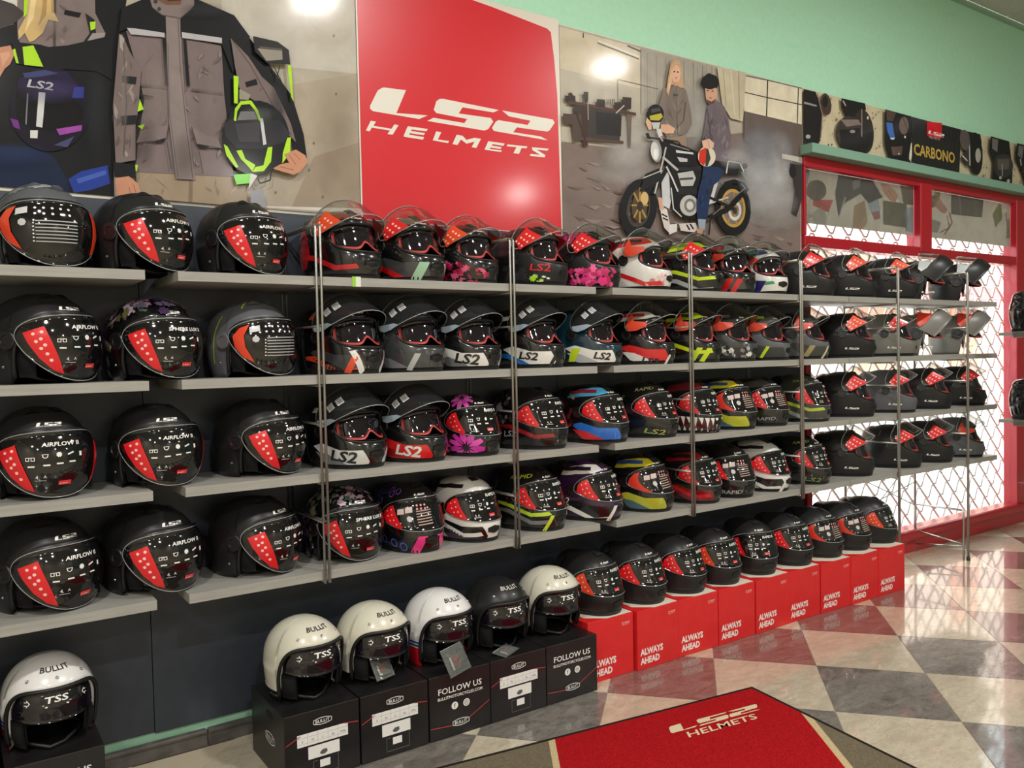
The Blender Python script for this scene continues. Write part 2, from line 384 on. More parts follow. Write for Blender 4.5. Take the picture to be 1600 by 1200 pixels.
# ================================================================== helmets
class Shape:
    def __init__(s, a=.117, bf=.149, bb=.155, ct=.125, cb=.21, n=2.3, chin=.036, zc=.125, zb=0.0):
        s.a, s.bf, s.bb, s.ct, s.cb, s.n, s.chin, s.zc, s.zb = a, bf, bb, ct, cb, n, chin, zc, zb; s._b = {}
    def P(s, az, el, off=0.0):
        A, E = R(az), R(el); ce = math.cos(E); d = (ce*math.sin(A), -ce*math.cos(A), math.sin(E))
        b = s.bf if d[1] < 0 else s.bb; c = s.ct if d[2] > 0 else s.cb
        r = (abs(d[0]/s.a)**s.n + abs(d[1]/b)**s.n + abs(d[2]/c)**s.n)**(-1/s.n) + off
        x, y, z = d[0]*r, d[1]*r, d[2]*r
        if s.chin and el < 12 and abs(az) < 82:
            w = min(1, (12-el)/40); w = w*w*(3-2*w); g_ = math.cos(R(az*90/82))**1.1
            y -= s.chin*w*g_
            z += 0.0
        return Vector((x, y, z+s.zc))
    def bot(s, az):
        k = round(az, 3)
        if k not in s._b:
            lo, hi = -89.0, -3.0
            for _ in range(40):
                m_ = (lo+hi)/2
                if s.P(az, m_).z < s.zb: lo = m_
                else: hi = m_
            s._b[k] = hi
        return s._b[k]
def azlist(azp, n1=26, n2=40):
    inn = [azp*math.sin(t*math.pi/2) for t in np.linspace(-1,1,n2+1)]
    out = list(np.linspace(azp, 360-azp, n1+1))[1:-1]
    return inn + out          # runs once round
def flt(fn): return fn if callable(fn) else (lambda a: fn)
def patch(mb, sh, azs, lo, hi, nv=8, off=0.0, thick=0.0, post=None, bulge=0.0):
    lo, hi = flt(lo), flt(hi); post = post or (lambda p: p); nu = len(azs)
    def layer(o):
        g_ = []
        for i, a in enumerate(azs):
            l, h = lo(a), hi(a)
            for j in range(nv+1):
                t = j/nv; bu = bulge*math.sin(math.pi*t)*math.sin(math.pi*i/(nu-1)) if bulge else 0
                g_.append(post(sh.P(a, l+(h-l)*t, o+bu)))
        return g_
    q = lambda i, j: i*(nv+1)+j
    fs = [(q(i,j),q(i+1,j),q(i+1,j+1),q(i,j+1)) for i in range(nu-1) for j in range(nv)]
    v = layer(off)
    if thick:
        k = len(v); v = v + layer(off-thick); fs2 = [tuple(x+k for x in f[::-1]) for f in fs]
        ring = [q(i,0) for i in range(nu)] + [q(nu-1,j) for j in range(1,nv+1)] + [q(i,nv) for i in range(nu-2,-1,-1)] + [q(0,j) for j in range(nv-1,0,-1)]
        fs = fs + fs2 + [(ring[m_], ring[(m_+1) % len(ring)], ring[(m_+1) % len(ring)]+k, ring[m_]+k) for m_ in range(len(ring))]
    mb.add(v, fs); return mb
def edge_pts(sh, azs, lo, hi, off, post=None):
    lo, hi = flt(lo), flt(hi); post = post or (lambda p: p)
    return [post(sh.P(a, lo(a), off)) for a in azs] + [post(sh.P(a, hi(a), off)) for a in reversed(azs)]
def shell_mesh(sh, azp, hi, lo, name, off=0.0, inner=.020, openface=False):
    """dome down to the eye port, jaw below it; rims turned inwards"""
    azs = azlist(azp); mb = MB(); n = len(azs); NU, NL = 12, 7
    inp = lambda a: abs(((a+180) % 360)-180) < azp+1e-6
    a180 = lambda a: ((a+180) % 360)-180
    def ring(els, o=off): return [sh.P(a, e, o) for a, e in zip(azs, els)]
    H = [hi(a180(a)) for a in azs]; Lw = [lo(a180(a)) for a in azs]; B = [sh.bot(a180(a)) for a in azs]
    rings = []
    for j in range(NU+1):
        t = (j/NU)**.9; rings.append([h+(89.6-h)*t for h in H])
    def loft(rs, o=off):
        v = []; 
        for r_ in rs: v += ring(r_, o)
        fs = [(j*n+i, j*n+(i+1) % n, (j+1)*n+(i+1) % n, (j+1)*n+i) for j in range(len(rs)-1) for i in range(n)]
        mb.add(v, fs)
    loft(rings)
    mb.add(ring(rings[-1])+[sh.P(0,90,off)], [(i,(i+1) % n,n) for i in range(n)])
    if openface:   # sides run on to the bottom outside the port
        low = [[h+(b-h)*t if not inp(a180(a)) else h for h, b, a in zip(H, B, azs)] for t in [j/NL for j in range(NL+1)]]
    else:
        low = [[l+(b-l)*t for l, b in zip(Lw, B)] for t in [j/NL for j in range(NL+1)]]
    loft(low)
    def turn(els):
        a_ = ring(els); b_ = ring(els, off-inner)
        mb.add(a_+b_, [(i,(i+1) % n,n+(i+1) % n,n+i) for i in range(n)])
    turn(H)
    if not openface: turn(Lw)
    turn(low[-1])
    return mb.mesh(name, smooth=True, merge=1e-5)
def fix_auto(me, ang=40):
    try:
        me.set_sharp_from_angle(angle=R(ang))
    except Exception: pass
    return me
def wrap2d(mb, sh, items, az0, el0, off, post=None, rot=0.0, col=None, rad=.14):
    """lay flat outlines (metres) on the helmet's surface"""
    post = post or (lambda p: p); cr, sr = math.cos(R(rot)), math.sin(R(rot))
    for v, f in items:
        o = []
        for x, y in v:
            x, y = x*cr-y*sr, x*sr+y*cr
            e = el0 + math.degrees(y/rad); o.append(post(sh.P(az0 + math.degrees(x/(rad*math.cos(R(el0)))), e, off)))
        mb.add(o, f, col)
def poly_items(polys): return [(p, tri2d(p)) for p in polys]
def decal(mb, sh, poly, col, off=.0008, post=None, step=7.0):
    """a painted area given in degrees round the shell, cut fine enough to follow it"""
    bm = bmesh.new(); vs = [bm.verts.new((x, y, 0)) for x, y in poly]
    for t in tri2d(poly):
        try: bm.faces.new([vs[i] for i in t])
        except ValueError: pass
    for _ in range(4):
        es = [e for e in bm.edges if e.calc_length() > step]
        if not es: break
        bmesh.ops.subdivide_edges(bm, edges=es, cuts=1, use_grid_fill=False); bmesh.ops.triangulate(bm, faces=bm.faces[:])
    bm.verts.index_update(); post = post or (lambda p: p)
    cl = (lambda a, e: max(e, sh.bot(a)+.3)) if type(sh) is Shape else (lambda a, e: e)
    mb.add([post(sh.P(v.co.x, cl(v.co.x, v.co.y), off)) for v in bm.verts], [tuple(v.index for v in f.verts) for f in bm.faces], lin(col)); bm.free()
def mirror(poly): return [(-x, y) for x, y in poly][::-1]
def dots(mb, sh, pts, r, col, off, post=None):
    for a, e in pts:
        decal(mb, sh, [(a+r*1.1*math.cos(2*math.pi*k/7), e+r*math.sin(2*math.pi*k/7)) for k in range(7)], col, off, post)
def disc(mb, sh, az, el, r, off, h, post=None, n=18):
    """round cap seated on the shell"""
    c = sh.P(az, el, off); nx = (sh.P(az, el, .01)-sh.P(az, el, 0)).normalized(); e1 = Vector((0,0,1)).cross(nx).normalized(); e2 = nx.cross(e1)
    vs = []; prof = [(r, -.006), (r, h*.6), (r*.9, h), (r*.55, h), (r*.5, h*.6), (0.0001, h*.6)]
    for rr, hh in prof: vs += [c+nx*hh+e1*(rr*math.cos(2*math.pi*k/n))+e2*(rr*math.sin(2*math.pi*k/n)) for k in range(n)]
    fs = [(j*n+k, j*n+(k+1) % n, (j+1)*n+(k+1) % n, (j+1)*n+k) for j in range(len(prof)-1) for k in range(n)]
    post = post or (lambda p: p); mb.add([post(v) for v in vs], fs)
def rotx(deg, y=0.0, z=.135):
    M_ = Matrix.Translation((0,y,z)) @ Matrix.Rotation(R(deg), 4, 'X') @ Matrix.Translation((0,-y,-z))
    return lambda p: M_ @ p

WHITE = lin((236,234,228)); RED = lin((222,30,40))
M_liner = mat('liner_fabric', (24,24,26), .85, spec=.2)
M_rubber = mat('rubber_black', (18,18,19), .5)
M_film = mat('visor_film_black', (14,14,16), .08, coat=.5)
M_sun = mat('sun_visor_dark', (16,12,20), .06, coat=.5)
M_clear = clear('visor_clear', (240,240,238))
M_smoke = clear('visor_smoke', (168,170,170), body=(130,134,136), bodyf=.07)
M_edge = mat('visor_edge', (150,152,152), .18, coat=.5)
M_print = paint('sticker_print', .3, .2)
M_paintg = paint('shell_paint_gloss', .22, .8); M_paintm = paint('shell_paint_matte', .5)
M_tape = mat('red_tape', (172,58,54), .4)
M_blkplast = mat('plastic_black', (22,22,23), .35)

# --- shapes
FF = Shape(); JT = Shape(a=.122, bf=.150, bb=.152, ct=.138, cb=.20, chin=0, n=2.2, zc=.116); RT = Shape(a=.124, bf=.138, bb=.146, ct=.134, cb=.23, chin=0, n=2.15, zc=.12)
def bell(t, p=3.0, q=.5): t = min(1, abs(t)); return max(0.0, 1-t**p)**q
FP = 54
VA = 81
ffh = lambda a: 6+22*bell(a/FP); ffl = lambda a: 6-19*bell(a/FP)
vh = lambda a: 6+25*bell(a/VA, 4); vl = lambda a: 4-19*bell(a/VA, 3, .7)
jth = lambda a: (JT.bot(a)+(30-JT.bot(a))*bell(a/80, 5)) if abs(a) < 80 else -5
JA = 72
jvh = lambda a: 8+19*bell(a/JA, 4); jvl = lambda a: 5-43*bell(a/JA, 2.2, .75)
rth = lambda a: (RT.bot(a)+(27-RT.bot(a))*bell(a/76, 6)) if abs(a) < 76 else -5
FLH = lambda a: (FF.bot(a)+(28-FF.bot(a))*bell(a/72, 5)) if abs(a) < 72 else -5
azs_v = lambda A, n=28: [A*math.sin(t*math.pi/2) for t in np.linspace(-1,1,n+1)]

class ShortAz(Shape):
    """the visor's own angles, a little narrower than the shell's"""
    def P(s, az, el, off=0.0): return FF.P(az*.86, el, off)
VF = ShortAz()
def proto_full():
    D = {}
    D['shell'] = shell_mesh(FF, FP, ffh, ffl, 'shell'); 
    D['liner'] = shell_mesh(FF, FP, ffh, ffl, 'liner', off=-.020, inner=.012)
    D['rim'] = MB().tube(edge_pts(FF, azs_v(FP), ffl, ffh, -.001), .0045, 6, True).mesh('eye_port_seal', smooth=True)
    D['base'] = patch(MB(), FF, list(np.linspace(-180,180,61)), lambda a: FF.bot(a)+.3, lambda a: FF.bot(a)+5.5, 2, .0018, .003).mesh('base_trim', smooth=True)
    D['visor'] = patch(MB(), FF, azs_v(VA), vl, vh, 8, .0065, .003).mesh('visor', smooth=True)
    D['vedge'] = MB().tube(edge_pts(FF, azs_v(VA), vl, vh, .0055), .0016, 5, True).mesh('visor_edge', smooth=True)
    up = rotx(-40, .005, .140); D['up'] = up
    D['visor_up'] = patch(MB(), FF, azs_v(VA), vl, vh, 8, .016, .003, up).mesh('raised_visor', smooth=True)
    D['vedge_up'] = MB().tube(edge_pts(FF, azs_v(VA), vl, vh, .0145, up), .0018, 5, True).mesh('raised_visor_edge', smooth=True)
    D['pivot'] = {}
    for s_, nm in ((-1,'r'),(1,'l')):
        mb = MB(); disc(mb, FF, s_*87, 4, .024, .001, .0055); D['pivot'][nm] = mb.mesh('pivot_cover', smooth=True, merge=1e-5); fix_auto(D['pivot'][nm])
    D['topvent'] = patch(MB(), FF, list(np.linspace(-15,15,9)), 54, 70, 5, .003, .006, bulge=.006).mesh('top_vent', smooth=True)
    D['chinvent'] = patch(MB(), FF, list(np.linspace(-13,13,9)), lambda a: -33+abs(a)*.25, lambda a: -22-abs(a)*.2, 4, .002, .004, bulge=.003).mesh('chin_vent', smooth=True)
    D['spoiler'] = patch(MB(), FF, list(np.linspace(118,242,19)), lambda a: 22+abs(a-180)*.12, lambda a: 58-abs(a-180)*.2, 6, .001, .004, bulge=.016).mesh('rear_spoiler', smooth=True)
    # dropped sun visor with its red protective tape
    sl = lambda a: -9+11*math.exp(-(a/9)**2); 
    D['sun'] = patch(MB(), FF, azs_v(50), lambda a: sl(a)+4*(abs(a)/50)**4, lambda a: 26-8*(abs(a)/50)**3, 8, -.012, .002).mesh('sun_visor', smooth=True)
    mb = MB(); A = azs_v(51, 40)
    lo_ = lambda a: sl(a)+4*(abs(a)/50)**4
    patch(mb, FF, A, lambda a: lo_(a)-1.4, lambda a: lo_(a)+2.2, 2, -.0095, .003)
    for s_ in (-1,1): patch(mb, FF, [s_*x for x in np.linspace(46.5,51,4)], lambda a: lo_(a), lambda a: 16, 4, -.0095, .003)
    D['tape'] = mb.mesh('red_tape', smooth=True)
    # prints
    def film_print(post=None, off=.0078):
        mb = MB(); w = lambda it, a, e, rot=0.0, col=WHITE: wrap2d(mb, VF, it, a, e, off, post, rot, col)
        w([text2d('RAPID II', .0155, .1, .02, 1.25)], -6, 20)
        glyph = lambda: poly_items([[(0,0),(.02,0),(.02,.002),(0,.002)],[(0,.009),(.02,.009),(.02,.011),(0,.011)],[(0,0),(.002,0),(.002,.011),(0,.011)],[(.009,0),(.011,0),(.011,.011),(.009,.011)],[(.018,0),(.02,0),(.02,.011),(.018,.011)]])
        cup = lambda: poly_items([[(0,.011),(.002,.003),(.008,0),(.014,.003),(.016,.011),(.0135,.0095),(.012,.004),(.008,.0022),(.004,.004),(.002,.0095)],[(0,.0095),(.016,.0095),(.016,.0112),(0,.0112)]])
        gear = lambda: poly_items([[(.007+.007*math.cos(k*.524)*(1 if k % 2 else .7), .006+.007*math.sin(k*.524)*(1 if k % 2 else .7)) for k in range(12)]])
        bar = lambda: poly_items([[(0,0),(.016,0),(.016,.004),(0,.004)]])
        w(glyph(), -39, 6); w(cup(), -24, 7); w(gear(), -9, 7); w(bar(), 3, 8); w(bar(), -38, 1); w(bar(), -24, 2); w(bar(), -9, 2)
        w([text2d('4. A', .012)], -34, -7); w(poly_items([[(0,0),(.028,0),(.028,.0012),(0,.0012)]]), -36, -8.5)
        w(poly_items([[(0,0),(.03,0),(.03,.010),(0,.010)]]), -8, -8, 0, lin((214,60,60)))
        wrap2d(mb, VF, poly_items([[(x, y) for x, y in p] for p in logo2d(.02)]), -1.8, -7.2, off+.0006, post, 0, WHITE)
        return mb
    D['filmA'] = film_print().mesh('film_print', colour=True)
    def film_b(post=None, off=.0078):
        mb = MB()
        for a0, e0, a1, e1 in ((-54,8,-42,16),(-40,10,-28,18)): decal(mb, VF, [(a0,e0),(a1,e0+1),(a1,e1+1),(a0,e1)], (208,190,186), off, post)
        dots(mb, VF, [(-34,2)], 4.2, (198,196,196), off, post)
        for k in range(3):
            for j in range(2): dots(mb, VF, [(-20+k*7, 20-j*5)], 1.7, (220,150,150), off, post)
        for k in range(6): decal(mb, VF, [(-22,11-k*3.6),(4,12-k*3.6),(4,13.4-k*3.6),(-22,12.4-k*3.6)], (176,150,140), off, post)
        dots(mb, VF, [(-55,3),(-50,-4),(-38,-8),(-44,-9)], .9, (220,220,220), off, post)
        return mb
    D['filmB'] = film_b().mesh('film_print', colour=True)
    def stickA(col=(214,26,34), post=None, off=.0082):
        mb = Pair()
        for sg in (-1, 1):
            p = [(-88,2),(-84,14),(-74,21),(-63,23),(-48,-10),(-53,-13),(-66,-9),(-80,-3)]
            decal(mb, VF, p if sg < 0 else mirror(p), col, off, post)
            q = [(-76,14),(-67,16),(-74,6),(-65,8),(-70,-1),(-62,0),(-58,-6)]
            dots(mb, VF, [(x*-sg, y) for x, y in q], 1.35, (250,190,185), off+.0006, post)
        return mb
    D['stickA'] = stickA().mesh('red_film', colour=True); D['stickO'] = stickA((214,62,30)).mesh('orange_film', colour=True)
    def stickB(off=.0082, col=(206,48,30)):
        mb = Pair()
        for sg in (-1, 1):
            p = [(-90,2),(-85,13),(-74,21),(-62,23),(-66,14),(-64,5),(-57,-4),(-45,-11),(-52,-13),(-70,-9),(-83,-3)]
            decal(mb, VF, p if sg < 0 else mirror(p), col, off)
        return mb
    D['stickB'] = stickB().mesh('orange_film', colour=True)
    def dot_rect(col, post, off=.0175):
        mb = Pair()
        for sg in (-1, 1):
            p = [(-86,-7),(-82,11),(-50,16),(-46,-13)]
            decal(mb, VF, p if sg < 0 else mirror(p), col, off, post)
            dots(mb, VF, [(sg*-1*(-79+k*11-j*.8), -4+j*6.3-k*1.2) for k in range(3) for j in range(3)], 1.9, (255,196,186), off+.0006, post)
        return mb
    for nm, c in (('R',(216,34,36)),('O',(228,74,36))): D['rect'+nm] = dot_rect(c, up).mesh('red_dot_film', colour=True)
    mb = Pair()
    for sg in (-1, 1):
        p = [(-93,2),(-90,10),(-66,-5),(-62,-12),(-76,-10),(-88,-5)]; decal(mb, VF, p if sg < 0 else mirror(p), (150,166,178), .0175, up)
        for a in (-62,-46):
            p = [(a,4),(a+11,5),(a+11,15),(a,14)]; decal(mb, VF, p if sg < 0 else mirror(p), (200,200,200), .0175, up)
            for k in range(3):
                p = [(a+2,6+k*3),(a+9,6.6+k*3),(a+9,7.6+k*3),(a+2,7+k*3)]; decal(mb, VF, p if sg < 0 else mirror(p), (90,90,90), .0181, up)
    D['labels_up'] = mb.mesh('paper_labels', colour=True)
    mb = Pair(); 
    for sg in (-1, 1):
        p = [(-92,0),(-90,12),(-72,20),(-62,22),(-70,8),(-56,-8),(-62,-14),(-80,-9)]; decal(mb, VF, p if sg < 0 else mirror(p), (214,70,44), .0175, up)
    D['wedge_up'] = mb.mesh('orange_film', colour=True)
    # flip-up
    D['fshell'] = shell_mesh(FF, 72, FLH, FLH, 'shell', openface=True)
    D['fliner'] = shell_mesh(FF, 72, FLH, FLH, 'liner', off=-.020, inner=.012, openface=True)
    fu = rotx(-62, .005, .140); D['fu'] = fu
    D['chinbar'] = patch(MB(), FF, azs_v(80), lambda a: FF.bot(a)+12*(abs(a)/80)**2, lambda a: ffl(a) if abs(a) < 60 else ffl(60)+(abs(a)-60)*.3, 8, .010, .018, fu).mesh('chin_bar', smooth=True)
    D['fvisor'] = patch(MB(), FF, azs_v(80), lambda a: -12+14*(abs(a)/80)**3, lambda a: 27-16*(abs(a)/80)**3, 8, .013, .003, fu).mesh('flipped_visor', smooth=True)
    mb = Pair()
    for sg in (-1, 1):
        p = [(-74,4),(-70,14),(-48,20),(-44,-6),(-62,-4)]; decal(mb, FF, p if sg < 0 else mirror(p), (190,196,198), .0145, fu)
    D['flabel'] = mb.mesh('paper_labels', colour=True)
    mb = Pair()
    for sg in (-1, 1):
        p = [(-74,2),(-70,14),(-40,22),(-36,-8),(-62,-6)]; decal(mb, FF, p if sg < 0 else mirror(p), (224,64,40), .0145, fu)
    D['fred'] = mb.mesh('red_film', colour=True)
    D['fpivot'] = {}
    for s_, nm in ((-1,'r'),(1,'l')):
        mb = MB(); disc(mb, FF, s_*88, 4, .036, .001, .008); D['fpivot'][nm] = mb.mesh('pivot_cover', smooth=True, merge=1e-5); fix_auto(D['fpivot'][nm])
    # LS2 marks
    def mark(w, az, el, rot=0, both=True):
        mb = Pair() if both else MB(); wrap2d(mb, FF, poly_items(logo2d(w, 1.6)), az, el, .0012, None, rot, WHITE)
        if both: wrap2d(mb, FF, poly_items(logo2d(w, 1.6)), -az, el, .0012, None, -rot, WHITE)
        return mb.mesh('logo', colour=True)
    D['browlogo'] = mark(.046, -6, 36, 0, False); D['sidelogo'] = mark(.055, -66, -34, 2)
    return D
def proto_jet():
    D = {}
    D['shell'] = shell_mesh(JT, 80, jth, jth, 'shell', openface=True)
    D['liner'] = shell_mesh(JT, 80, jth, jth, 'liner', off=-.020, inner=.014, openface=True)
    D['rim'] = MB().tube([JT.P(a, jth(a), -.001) for a in azs_v(79.9, 40)], .0055, 6).mesh('face_trim', smooth=True)
    D['visor'] = patch(MB(), JT, azs_v(JA), jvl, jvh, 10, .010, .003, bulge=.007).mesh('visor', smooth=True)
    b_ = lambda a: 0
    D['vedge'] = MB().tube(edge_pts(JT, azs_v(JA), jvl, jvh, .0095), .0016, 5, True).mesh('visor_edge', smooth=True)
    D['brow'] = patch(MB(), JT, azs_v(JA-1), lambda a: jvh(a)-1, lambda a: jvh(a)+3.5, 3, .009, .009, bulge=.002).mesh('visor_rail', smooth=True)
    D['pivot'] = {}
    for s_, nm in ((-1,'r'),(1,'l')):
        mb = MB(); disc(mb, JT, s_*84, 2, .027, .003, .007); D['pivot'][nm] = mb.mesh('pivot_cover', smooth=True, merge=1e-5); fix_auto(D['pivot'][nm])
    mb = Pair(); disc(mb, JT, -96, -30, .004, .0, .002); disc(mb, JT, 96, -30, .004, .0, .002); D['rivet'] = mb.mesh('rivet', smooth=True, merge=1e-5)
    D['topvent'] = patch(MB(), JT, list(np.linspace(-46,-14,9)), 58, 72, 4, .001, .005, bulge=.006).mesh('top_vent', smooth=True)
    D['topvent2'] = patch(MB(), JT, list(np.linspace(14,46,9)), 58, 72, 4, .001, .005, bulge=.006).mesh('top_vent', smooth=True)
    D['strap'] = MB().tube([(-.09,-.02,.03),(-.05,-.05,.012),(.0,-.06,.006),(.05,-.05,.012),(.09,-.02,.03)], .006, 6).mesh('chin_strap', smooth=True)
    for s_, nm in ((-1,'cheekr'),(1,'cheekl')):
        D[nm] = patch(MB(), JT, [s_*x for x in np.linspace(52,79,7)], lambda a: JT.bot(a)+2, -6, 6, -.018, .012, bulge=.012).mesh('cheek_pad', smooth=True)
    O = lambda a, e: .0112+.007*max(0, math.sin(math.pi*min(1, max(0, (e-jvl(a))/(jvh(a)-jvl(a)+1e-6)))))*math.sin(math.pi*(math.asin(max(-1, min(1, a/JA)))/math.pi+.5))
    class V(Shape):
        def P(s, az, el, off=0.0): az *= .86; el = el*.86-2; return JT.P(az, el, O(az, el)+off)
    VS = V(); D['VS'] = VS
    def film(word):
        mb = MB(); w = lambda it, a, e, col=WHITE, rot=0: wrap2d(mb, VS, it, a, e, .0006, None, rot, col, .16)
        w([text2d(word, .0175, .12, .02, 1.2)], -20, 16)
        glyph = poly_items([[(0,0),(.010,0),(.010,.0018),(0,.0018)],[(0,.009),(.026,.009),(.026,.011),(0,.011)],[(0,0),(.002,0),(.002,.011),(0,.011)],[(.009,0),(.011,0),(.011,.011),(.009,.011)],[(.016,0),(.026,0),(.026,.0018),(.016,.0018)],[(.015,0),(.017,0),(.017,.011),(.015,.011)],[(.024,0),(.026,0),(.026,.011),(.024,.011)]])
        cup = poly_items([[(0,.013),(.002,.004),(.009,0),(.016,.004),(.018,.013),(.0155,.0115),(.0135,.005),(.009,.0024),(.0045,.005),(.0025,.0115)],[(0,.0115),(.018,.0115),(.018,.0132),(0,.0132)]])
        gear = poly_items([[(.008+.009*math.cos(k*.393)*(1 if k % 2 else .72), .007+.009*math.sin(k*.393)*(1 if k % 2 else .72)) for k in range(16)]])
        bar = poly_items([[(0,0),(.019,0),(.019,.0045),(0,.0045)]]); thin = poly_items([[(0,0),(.03,0),(.03,.001),(0,.001)]])
        w(glyph, -36, 1); w(cup, -20, 3); w(gear, -6, 4); w(bar, 6, 5, WHITE, 20); w(poly_items([[(0,0),(.008,0),(.008,.014),(0,.014)]]), 19, 3)
        w(bar, -34, -6); w(bar, -19, -5); w(bar, -6, -4); w(bar, 7, -3)
        w([text2d('4.', .016), ], -27, -19); w([text2d('A', .012)], -19, -18); w(thin, -28, -21)
        w(poly_items([[(0,0),(.034,0),(.034,.013),(0,.013)]]), -4, -27, lin((216,56,58)))
        wrap2d(mb, VS, poly_items(logo2d(.022)), 1.5, -25.6, .0014, None, 0, WHITE, .16)
        return mb.mesh('film_print', colour=True)
    D['filmA'] = film('AIRFLOW II'); D['filmS'] = film('SPHERE LUX II')
    mb = Pair()
    p = [(-72,13),(-48,20),(-28,-34),(-40,-30),(-54,-18),(-66,0)]
    decal(mb, VS, p, (218,28,36), .0009); decal(mb, VS, [(72,12),(52,19),(46,4),(44,-16),(40,-32),(52,-22),(64,-4)], (214,30,38), .0009)
    dots(mb, VS, [(-60,11),(-51,13),(-52,5),(-57,2),(-48,-2),(-52,-6),(-46,-12),(-42,-19)], 1.9, (250,200,196), .0015)
    decal(mb, VS, [(52,4),(62,2),(60,-6),(50,-4)], (226,120,120), .0015)
    D['stick'] = mb.mesh('red_film', colour=True)
    mb = Pair()
    p = [(-75,10),(-64,22),(-50,26),(-58,10),(-56,-6),(-44,-26),(-60,-20),(-72,-6)]
    decal(mb, VS, p, (222,64,34), .0009); decal(mb, VS, [(75,10),(64,20),(44,26),(42,0),(40,-28),(58,-22),(70,-6)], (228,66,32), .0009)
    decal(mb, VS, [(56,0),(66,-2),(65,-12),(55,-10)], (238,170,150), .0015)
    D['stickB'] = mb.mesh('orange_film', colour=True)
    mb = MB()
    decal(mb, VS, [(-50,14),(-36,16),(-36,24),(-50,22)], (206,206,206), .0006); dots(mb, VS, [(-42,5)], 4.4, (196,196,200), .0006)
    dots(mb, VS, [(-28+k*9, 22-j*7) for k in range(5) for j in range(2)], 1.5, (225,225,225), .0006)
    for k in range(7): decal(mb, VS, [(-28,6-k*3.8),(16,7-k*3.8),(16,8.2-k*3.8),(-28,7.2-k*3.8)], (170,170,170), .0006)
    dots(mb, VS, [(-30,4-k*4) for k in range(6)], .9, (230,230,230), .0006)
    D['filmB'] = mb.mesh('film_print', colour=True)
    mb = MB(); wrap2d(mb, JT, poly_items(logo2d(.064, 1.7)), -6, 35, .0012, None, 0, WHITE); D['logo'] = mb.mesh('logo', colour=True)
    return D
def proto_retro():
    D = {}
    D['shell'] = shell_mesh(RT, 76, rth, rth, 'shell', openface=True)
    D['liner'] = shell_mesh(RT, 76, rth, rth, 'liner', off=-.018, inner=.016, openface=True)
    D['rim'] = MB().tube([RT.P(a, rth(a), 0) for a in azs_v(75.9, 44)], .0062, 7).mesh('face_trim', smooth=True)
    D['visor'] = patch(MB(), RT, azs_v(68), lambda a: -14+6*(abs(a)/68)**2, lambda a: 26-10*(abs(a)/68)**4, 8, -.012, .003).mesh('sun_visor', smooth=True)
    for s_, nm in ((-1,'cheekr'),(1,'cheekl')):
        D[nm] = patch(MB(), RT, [s_*x for x in np.linspace(46,75,8)], lambda a: RT.bot(a)+2, -12, 6, -.014, .012, bulge=.012).mesh('cheek_pad', smooth=True)
    D['snap'] = []
    for a in (-42, 0, 42): mb = MB(); disc(mb, RT, a, 40, .0052, -.001, .003, n=10); D['snap'].append(mb.mesh('snap_button', smooth=True, merge=1e-5))
    D['base'] = patch(MB(), RT, list(np.linspace(77,283,41)), lambda a: RT.bot(a)+.3, lambda a: RT.bot(a)+13, 3, .0016, .003).mesh('base_trim', smooth=True)
    mb = MB(); patch(mb, RT, list(np.linspace(78,282,41)), lambda a: RT.bot(a)+14, lambda a: RT.bot(a)+15, 1, .0012, .001); D['pin'] = mb.mesh('pinstripe', smooth=True)
    D['strap'] = MB().tube([(-.085,-.01,.03),(-.06,-.05,.016),(-.02,-.085,.006),(.02,-.07,.006),(.06,-.04,.016),(.085,-.01,.03)], .006, 6).mesh('chin_strap', smooth=True)
    mb = MB()
    w = lambda it, a, e: wrap2d(mb, RT, it, a, e, -.0108, None, 0, WHITE)
    w([text2d('TSS', .027, .1, .02, 1.7, 'CENTER')], -3, 12)
    ln = poly_items([[(-.042,0),(.042,0),(.042,.0016),(-.042,.0016)]]); w(ln, -3, 9.6); w(ln, -3, 21.5); w(poly_items([[(-.034,0),(.034,0),(.034,.004),(-.034,.004)]]), -3, 6.6)
    for sg, a in ((1,-44),(-1,40)):
        w(poly_items([[(sg*x*1.5, y*1.5) for x, y in ((0,-.004),(.006,-.004),(.006,-.008),(.014,0),(.006,.008),(.006,.004),(0,.004),(.002,.0025),(.0075,.0025),(.0075,.0045),(.0115,0),(.0075,-.0045),(.0075,-.0025),(.002,-.0025))]]), a, 14)
    D['print'] = mb.mesh('film_print', colour=True)
    for nm, c in (('dark',(40,38,36)),('light',(206,200,188))):
        mb = MB(); wrap2d(mb, RT, [text2d('BULLIT', .027, 0, .016, 1.0, 'CENTER')], 0, 49, .0012, None, 0, lin(c)); D['word_'+nm] = mb.mesh('wordmark', colour=True)
    mb = MB()
    for lo_, hi_, c in ((-16,-13,(30,70,150)),(-21,-18,(36,62,130))):
        decal_band(mb, RT, 76.5, 283.5, lo_, hi_, c)
    decal_band(mb, RT, 76.5, 283.5, -60, -23, (204,24,36), bot=True)
    D['trico'] = mb.mesh('graphic', colour=True, smooth=True)
    return D
def decal_band(mb, sh, a0, a1, lo, hi, col, off=.0009, bot=False, n=40):
    azs = np.linspace(a0, a1, n); v = []; f = []
    for a in azs:
        l = max(lo, sh.bot(a)+.3) if bot else lo
        v += [sh.P(a, l+(hi-l)*t, off) for t in (0,.33,.66,1)]
    for i in range(n-1):
        for j in range(3): f.append((i*4+j,(i+1)*4+j,(i+1)*4+j+1,i*4+j+1))
    mb.add(v, f, lin(col))
PF, PJ, PR = proto_full(), proto_jet(), proto_retro()

